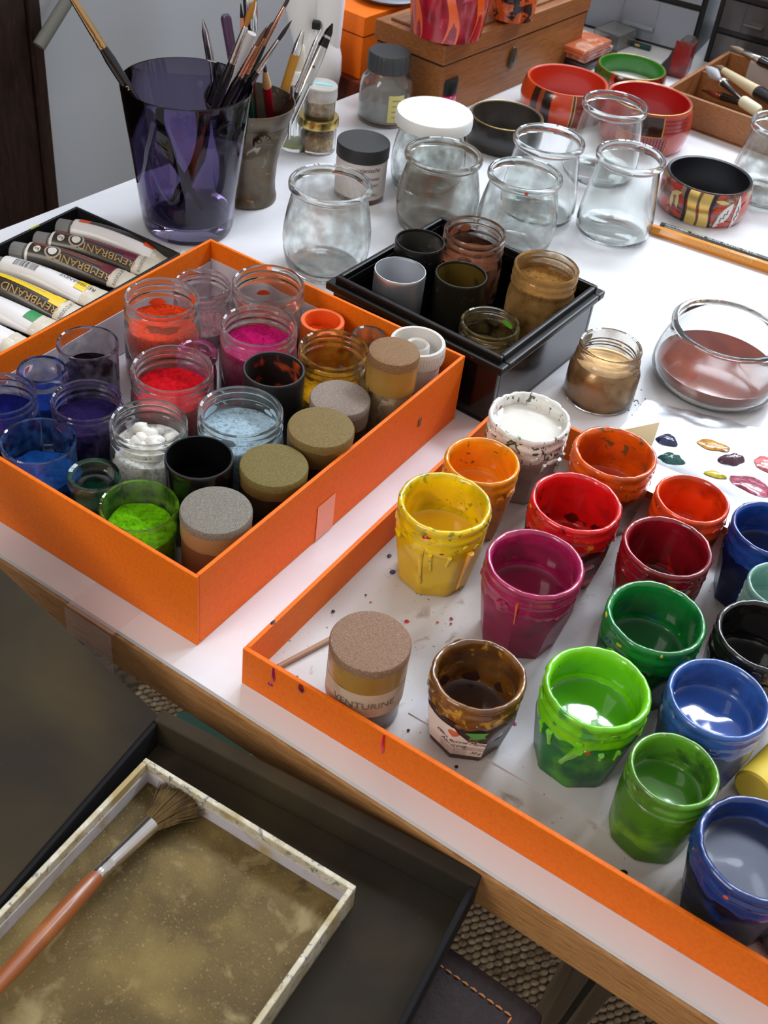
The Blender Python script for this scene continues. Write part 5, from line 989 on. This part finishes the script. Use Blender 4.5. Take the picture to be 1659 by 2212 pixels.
drawers('drawer cabinet with smoky dark drawers, right of the frosted one', P(1497, 122, 0) + Vector((math.cos(dan), math.sin(dan), 0)) * .165 + Vector((.002, -.012, 0)), dan - .03, .158, 4, 2, .036, M('smoky drawer plastic', (88, 86, 88), .2, trans=.35))

# flat painted boxes beside the chest
def slabthing(name, label, cat, px, py, z0, sx, sy, h, rz, m, lidm=None, group=None):
    p = P(px, py, z0 + h); o = thing(name, label, cat, Vector((p.x, p.y, ZT + z0)), rz, group)
    mesh_obj('tray', boxes([(-sx / 2, -sy / 2, 0, sx / 2, sy / 2, h * .55)], .0006), m, o); mesh_obj('lid', boxes([(-sx / 2 - .0004, -sy / 2 - .0004, h * .58, sx / 2 + .0004, sy / 2 + .0004, h)], .0006), lidm or m, o); return o
PAT = M('patterned lacquer', (170, 90, 60), .25, coat=.6, layers=[((200, 150, 130), 60, .48, .55), ((60, 110, 110), 90, .6, .64), ((60, 30, 24), 110, .62, .66)])
slabthing('flat_box', 'dark flat box at the bottom of the small stack behind the red bangles', 'box', 1262, 112, .0004, .066, .044, .008, ca, M('dark patterned box', (40, 26, 24), .3, coat=.5))
slabthing('flat_box', 'multicoloured flat box in the middle of the small stack', 'box', 1266, 100, .0088, .056, .034, .007, ca, PAT)
slabthing('flat_box', 'orange flat box on top of the small stack beside the chest', 'box', 1262, 88, .0162, .056, .034, .007, ca, M('orange lacquer box', (206, 90, 34), .25, coat=.6), M('mottled orange lid', (206, 110, 70), .25, coat=.6, layers=[((226, 180, 150), 50, .5, .58), ((206, 84, 30), 60, .56, .62)]))
p = P(1322, 92, .008); o = thing('clear_box', 'clear plastic box behind the small stack of flat boxes', 'box', Vector((p.x + .004, p.y + .02, ZT)), ca)
mesh_obj('shell', boxes([(-.02, -.016, 0, .02, .016, .0012), (-.02, -.016, .0012, -.019, .016, .016), (.019, -.016, .0012, .02, .016, .016), (-.019, -.016, .0012, .019, -.015, .016), (-.019, .015, .0012, .019, .016, .016), (-.02, -.016, .016, .02, .016, .017)]), CLP, o)
p = P(1380, 97, .003); o = thing('sharpener_strip', 'small dark teal metal strip lying in front of the frosted drawers', 'strip', Vector((p.x, p.y, ZT)), dan)
mesh_obj('strip', boxes([(-.014, -.003, 0, .014, .003, .005)], .0008), M('teal metal', (26, 62, 62), .3, .4), o); mesh_obj('clasp', boxes([(-.004, -.0034, .002, .002, -.003, .0045)], .0002), M('brass clasp', (190, 160, 90), .3, 1), o)

# ---------------------------------------------------------------- open wooden tray with brushes
wp = P(1439, 190, .030); wa = math.radians(-31.1); WT = thing('wooden_tray', 'open wooden tray with a partition, holding big brushes', 'tray', Vector((wp.x, wp.y, ZT)), wa)
WTM = M('warm brown wood', (156, 104, 62), .5, layers=[((134, 84, 46), 20, .4, .65), ((176, 126, 82), 60, .55, .75)], aniso=(12, 12, 60))
WX, WY, WH = .17, .152, .030
mesh_obj('base', boxes([(0, 0, 0, WX, WY, .003)], .0004), WTM, WT)
for b in ((0, 0, .004, WY), (WX - .004, 0, WX, WY), (.004, 0, WX - .004, .004), (.004, WY - .004, WX - .004, WY)): mesh_obj('side_panel', boxes([(b[0], b[1], .0005, b[2], b[3], WH)], .0006), WTM, WT)
mesh_obj('partition', boxes([(.004, .078, .003, WX - .004, .081, WH - .002)], .0004), WTM, WT)
def tray_brush(label, a, b, **k): return brush(label, b, a, **k)
gw = 'brushes and tools in the wooden tray'
tray_brush('brush with a pale wooden ferrule lying furthest back on the wooden tray', P(1578, 99, .040), P(1720, 172, .036), hr=.0042, fr=.0044, f0=.55, f1=.80, hair=(150, 130, 110), fm=M('tinned ferrule', (206, 200, 190), .25, 1), group=gw)
tray_brush('thick cream and black handled brush lying across the wooden tray', P(1545, 142, .037), P(1730, 258, .034), hr=.0062, fr=.0056, f0=.50, f1=.9, hair=(120, 96, 70), fm=M('cream enamel', (214, 196, 160), .35), group=gw)
tray_brush('grey palette knife with a black handle and white end across the wooden tray', P(1524, 143, .038), P(1602, 217, .034), hr=.0030, fr=.0040, f0=.48, f1=.60, hair=(176, 178, 184), fm=CHROME, belly=2.2, group=gw, name='palette_knife', cat='knife')
q0_, q1_ = P(1602, 217, .034), P(1640, 242, .032)
o = thing('chalk_holder', 'short white capped stub lying on the front of the wooden tray', 'stub', q0_, 0, gw); mesh_obj('stub', sweep([Vector(), (q1_ - q0_) * .1, (q1_ - q0_) * .9, q1_ - q0_], [.0046, .0056, .0056, .004], 16), M('ivory plastic', (224, 220, 190), .4), o)
tray_brush('dark brush with a red and silver ferrule inside the wooden tray', P(1508, 190, .010), P(1640, 236, .012), hr=.0036, fr=.0036, f0=.62, f1=.86, hair=(70, 40, 40), fm=M('reddish ferrule', (160, 90, 70), .3, .7), group=gw)
p = P(1660, 150, .030); o = thing('clear_block', 'translucent plastic block at the back of the wooden tray', 'block', Vector((p.x, p.y, ZT + .0032)), wa); mesh_obj('block', boxes([(-.018, -.012, 0, .018, .012, .034)], .002), M('milky block', (206, 204, 206), .25, trans=.4), o)

# ---------------------------------------------------------------- two pencils by the floral bangle
def pencil(label, p0, p1, r, m, text, tm, s0, side):
    d = p1 - p0; o = thing('pencil', label, 'pencil', Vector((p0.x, p0.y, ZT)), math.atan2(d.y, d.x), 'pencils lying by the floral bangle'); Ln = d.length
    hexa = [(Vector((x, r * math.cos(a), r * math.sin(a) + r * .87)))
            for x in (0, Ln) for a in [k * PI / 3 for k in range(6)]]
    mesh_obj('barrel', from_lists(hexa, [tuple(range(6)), tuple(range(6, 12))[::-1]] + [(k, (k + 1) % 6, 6 + (k + 1) % 6, 6 + k) for k in range(6)], False), m, o)
    mesh_obj('barrel_print', text_mesh(text, r * 1.0, 0, lambda x, y: Vector((s0 + x, -r * .75 * 1.0 + y * .5 - .0001 + (0 if side else r * .75), r * .87 + r * .46 + y * .86 + .0001) if side else (s0 + x, y, r * 1.735 + .0002)), 'LEFT'), tm, o)
    mesh_obj('lead', sweep([Vector((-.0006, 0, r * .87)), Vector((.001, 0, r * .87))], .0011, 10), M('graphite', (50, 50, 52), .4), o)
    return o
pa, pb = P(1409, 494, .004), P(1659, 577, .004); d = (pb - pa).normalized(); pn = Vector((-d.y, d.x, 0))
pencil('orange-yellow hexagonal pencil in front of the floral bangle', pa, pb + d * .06, .0042, M('amber lacquer', (222, 138, 26), .3, coat=.5), 'DESSIN  PREMIERE QUALITE', M('faded print', (236, 190, 110), .5), .034, True)
pencil('dark green-black pencil lying behind the orange one, white lettering', pa + pn * .0088 + d * .004, pb + pn * .0088 + d * .06, .0040, M('black green lacquer', (26, 36, 34), .3, coat=.5), 'aquarellable   PAPER  GLASS  PLASTIC  METAL', M('white print', (214, 220, 214), .5), .004, False)

# ---------------------------------------------------------------- dark wardrobe and rod at the wall
n_ = Vector((WN.x, WN.y, 0)); pl = lambda q, off: EYE + q * ((Vector((W0.x, W0.y, 0)) + WN * off - EYE).dot(n_) / q.dot(n_))
we = pl(ray(128, 440), .016)
wo = thing('wardrobe', 'dark brown wooden wardrobe behind the left corner of the table', 'wardrobe', Vector((0, 0, 0)), math.atan2(LD.y, LD.x))
rel = Vector((we.x, we.y, 0)); lw = Matrix.Rotation(-math.atan2(LD.y, LD.x), 4, 'Z'); e0 = lw @ rel; wl = lw @ Vector((W0.x, W0.y, 0))
DW = M('dark walnut', (46, 28, 20), .45, layers=[((30, 18, 14), 14, .4, .65), ((66, 38, 24), 40, .55, .75)], aniso=(16, 16, 2))
wo.location = Matrix.Rotation(math.atan2(LD.y, LD.x), 4, 'Z') @ Vector((e0.x, wl.y, 0))
yo = -.012
mesh_obj('side_panel', boxes([(-.62, yo, .05, -.60, -.0005, 1.75)], .001), DW, wo)
for k in range(5): mesh_obj('plank', boxes([(-.60 + .118 * k, yo, .05, -.60 + .118 * k + .116, -.001, 1.75)], .002), DW, wo)
mesh_obj('corner_post', boxes([(-.012, yo - .004, 0, 0, -.0005, 1.78)], .002), DW, wo)
mesh_obj('plinth', boxes([(-.62, yo, 0, -.012, -.0005, .05)]), DW, wo)
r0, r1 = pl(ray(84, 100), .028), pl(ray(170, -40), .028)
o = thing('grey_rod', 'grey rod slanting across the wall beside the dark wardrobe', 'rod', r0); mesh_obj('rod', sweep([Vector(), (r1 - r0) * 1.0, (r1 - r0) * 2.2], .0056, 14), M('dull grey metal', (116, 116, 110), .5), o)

# ---------------------------------------------------------------- stool, black case, gilding tray, wide brush
ZC = -.004
k0, k1 = P(350, 1530, ZC), P(1043, 1887, ZC); kd = (k1 - k0); kan = math.atan2(kd.y, kd.x)
CASE = thing('black_case', 'dark card case with its lid open, holding the gilding tray', 'case', Vector((k1.x, k1.y, ZT - .0255)), kan)
CM = M('dusty black card', (46, 41, 34), .85, spec=.2, layers=[((72, 61, 42), 9, .42, .75), ((100, 86, 56), 1500, .70, .76)], bump=.1, bscale=1500)
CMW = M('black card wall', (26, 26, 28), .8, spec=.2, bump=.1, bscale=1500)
CL = kd.length; CD = .24; HT = .0215
mesh_obj('base', boxes([(-CL, -CD, 0, 0, 0, .004)], .0006), CM, CASE)
mesh_obj('far_wall', boxes([(-CL, -.0078, .004, 0, 0, HT)], .0012), CM, CASE)
mesh_obj('right_wall', boxes([(-.0028, -CD, .004, 0, -.0078, HT - .0005)], .0008), CMW, CASE)
mesh_obj('left_wall', boxes([(-CL, -CD, .004, -CL + .003, -.0078, HT - .001)], .0008), CMW, CASE)
mesh_obj('front_wall', boxes([(-CL + .003, -CD, .004, -.0028, -CD + .003, HT)], .0008), CMW, CASE)
lid = mesh_obj('lid', boxes([(-.20, -CD, 0, -.0005, .004, .003)], .0008), CM, CASE, (-CL, -.008, HT - .003), (0, math.radians(30), 0))
# gilding tray
g0, g1 = P(315, 1637, -.005), P(770, 1915, -.005); gdv = g1 - g0; gan = math.atan2(gdv.y, gdv.x)
GT = thing('gilding_tray', 'shallow tray covered in marbled paper, its floor covered with gold powder', 'tray', Vector((g1.x, g1.y, ZT - .0214)), gan)
MARB = M('marbled paper', (198, 190, 166), .5, layers=[((128, 134, 138), 200, .58, .63), ((214, 208, 188), 160, .52, .6), ((104, 112, 118), 420, .62, .66), ((168, 148, 98), 45, .48, .66)])
PALE = M('pale lilac lining', (196, 192, 200), .6, layers=[((176, 156, 110), 60, .5, .7)])
GL, GD, GH = gdv.length, .150, .0168
mesh_obj('base', boxes([(-GL, -GD, 0, 0, 0, .0025)], .0005), MARB, GT)
for b in ((-GL, -.0026, 0, 0), (-.0026, -GD, 0, -.0026), (-GL, -GD, -GL + .0026, -.0026), (-GL + .0026, -GD, -.0026, -GD + .0026)):
    mesh_obj('side_panel', boxes([(b[0], b[1], .0004, b[2], b[3], GH)], .0006), MARB, GT)
for b in ((-GL + .0026, -.0030, -.0026, -.0026), (-.0030, -GD + .0026, -.0026, -.0030), (-GL + .0026, -GD + .0026, -GL + .0030, -.0030)):
    mesh_obj('lining', boxes([(b[0], b[1], .0026, b[2], b[3], .0112)]), PALE, GT)
GPM = M('gold powder', (104, 84, 42), .65, .1, layers=[((84, 68, 32), 20, .42, .62), ((126, 106, 58), 26, .50, .70), ((146, 128, 86), 60, .58, .72), ((78, 62, 32), 70, .60, .74), ((150, 128, 78), 900, .60, .74)], bump=.2, bscale=1200)
vv, ff = [], []; n1, n2 = 60, 70
for i in range(n1 + 1):
    for k in range(n2 + 1):
        x = -GL + .0032 + (GL - .0064) * i / n1; y = -GD + .0032 + (GD - .0064) * k / n2
        vv.append((x, y, .0034 + .0006 * noise.noise(Vector((x * 40, y * 40, 1)))))
for i in range(n1):
    for k in range(n2): q = i * (n2 + 1) + k; ff.append((q, q + 1, q + n2 + 2, q + n2 + 1))
mesh_obj('gold_powder', from_lists(vv, ff, sharp=90), GPM, GT)
# wide soft brush lying in the tray, handle over its near edge
bz = -.0214 + .0045
T_ = P(392, 1724, bz + .006); F1 = P(328, 1780, bz + .0065); F0 = P(212, 1890, -.0085); E_ = P(-70, 2200, .004)
o = thing('soft_brush', 'wide soft-haired brush with a reddish wooden handle lying in the gilding tray', 'brush', E_)
q = lambda v: v - E_
HW = M('reddish wood handle', (146, 82, 40), .38, coat=.25, layers=[((116, 60, 28), 12, .45, .65), ((166, 100, 54), 30, .55, .7)])
mesh_obj('handle', sweep([q(E_), q(E_ + (F0 - E_) * .35), q(E_ + (F0 - E_) * .72), q(E_ + (F0 - E_) * .93), q(F0)], [.0028, .0038, .0042, .0038, .0032], 20), HW, o)
fd = (F1 - F0)
mesh_obj('ferrule', sweep([q(F0 - fd * .04), q(F0 + fd * .04), q(F0 + fd * .08), q(F0 + fd * .12), q(F0 + fd * .17), q(F0 + fd * .2), q(F0 + fd * .24), q(F0 + fd * .6), q(F1)], [.0033, .0035, .0032, .0035, .0032, .0035, .0034, .0037, .0042], 24), CHROME, o)
hd = (T_ - F1).normalized(); hs = hd.cross(Vector((0, 0, 1))).normalized(); HL = .0255
hv, hf = [], []
for i in range(420):
    r_ = math.sqrt(random.random()); a = random.uniform(0, 2 * PI); sx, sz = r_ * math.cos(a), r_ * math.sin(a)
    p0 = q(F1) + hs * (sx * .0040) + Vector((0, 0, 1)) * (sz * .0036) - hd * .001
    ln = HL * random.uniform(.80, 1.05) * (1 - .12 * abs(sx)); spread = .0108
    p1_ = p0 + hd * (ln * .5) + hs * (sx * spread * .42) + Vector((0, 0, sz * .0010)); p2_ = p0 + hd * ln + hs * (sx * spread + random.uniform(-.0008, .0008)) + Vector((0, 0, sz * .0016 - .0016))
    wv = hs * .00016; wz = Vector((0, 0, .00016)); b0 = len(hv)
    for p_, s_ in ((p0, 1), (p1_, 1), (p2_, .35)): hv += [p_ - wv * s_, p_ + wv * s_, p_ + wz * s_ * 1.6]
    for s_ in (0, 3):
        for k in range(3): m_ = (k + 1) % 3; hf.append((b0 + s_ + k, b0 + s_ + m_, b0 + s_ + 3 + m_, b0 + s_ + 3 + k))
br_ = mesh_obj('bristles', from_lists(hv, hf, False), M('tan badger hair', (122, 98, 58), .7, layers=[((84, 66, 38), 120, .45, .6)]), o); br_['kind'] = 'stuff'
mesh_obj('bristle_core', sweep([q(F1), q(F1) + hd * HL * .5 - Vector((0, 0, .0004)), q(F1) + hd * HL * .82 - Vector((0, 0, .0012))], [.0038, .0058, .0078], 20, (Vector((0, 0, 1)), .45)), M('dark hair core', (92, 72, 42), .8), o)
# leather stool under the case
lz = -.0262; l0, l1 = P(985, 2045, lz), P(1186, 2186, lz); ld = (l1 - l0); lan = math.atan2(ld.y, ld.x)
ST = thing('leather_stool', 'dark brown leather seat with orange stitching, under the black case', 'stool', Vector((l1.x, l1.y, 0)), lan)
LEA = M('dark brown leather', (36, 26, 27), .6, spec=.25, layers=[((44, 32, 33), 300, .45, .65)], bump=.2, bscale=900)
SZ = ZT + lz; SW, SD = .34, .30
mesh_obj('seat', boxes([(-SW, -SD, SZ - .016, 0, 0, SZ)], .006), LEA, ST)
def stitch(p, d_, n, st, z):
    vv = []
    for k in range(n):
        a = p + d_ * (k * st); b = a + d_ * (st * .72); vv.append(sweep([a, (a + b) / 2 + Vector((0, 0, .0005)), b], [.0003, .0005, .0003], 6))
    return join_meshes(vv)
STM = M('tan thread', (186, 120, 70), .7)
mesh_obj('stitching', join_meshes([stitch(Vector((-.012, -.0115, SZ + .0002)), Vector((-1, 0, 0)), 60, .0042, 0), stitch(Vector((-.0115, -.012, SZ + .0002)), Vector((0, -1, 0)), 40, .0042, 0)]), STM, ST)
for (x, y) in ((-.03, -.03), (-SW + .03, -.03), (-.03, -SD + .03), (-SW + .03, -SD + .03)):
    mesh_obj('leg', sweep([Vector((x, y, 0.0)), Vector((x, y, SZ - .012))], .012, 16), M('dark stool wood', (40, 28, 22), .5), ST)
tp_ = P(478, 1588, -.735)
o = thing('teal_booklet', 'teal booklet lying on the carpet below the table edge', 'booklet', Vector((tp_.x, tp_.y, .0048)), .3)
mesh_obj('pages', boxes([(-.05, -.035, .0008, .05, .035, .005)]), PAPER, o); mesh_obj('cover', boxes([(-.052, -.037, 0, .052, .037, .0008), (-.052, -.037, .005, .052, .037, .006)]), M('teal cover', (70, 112, 100), .5), o)
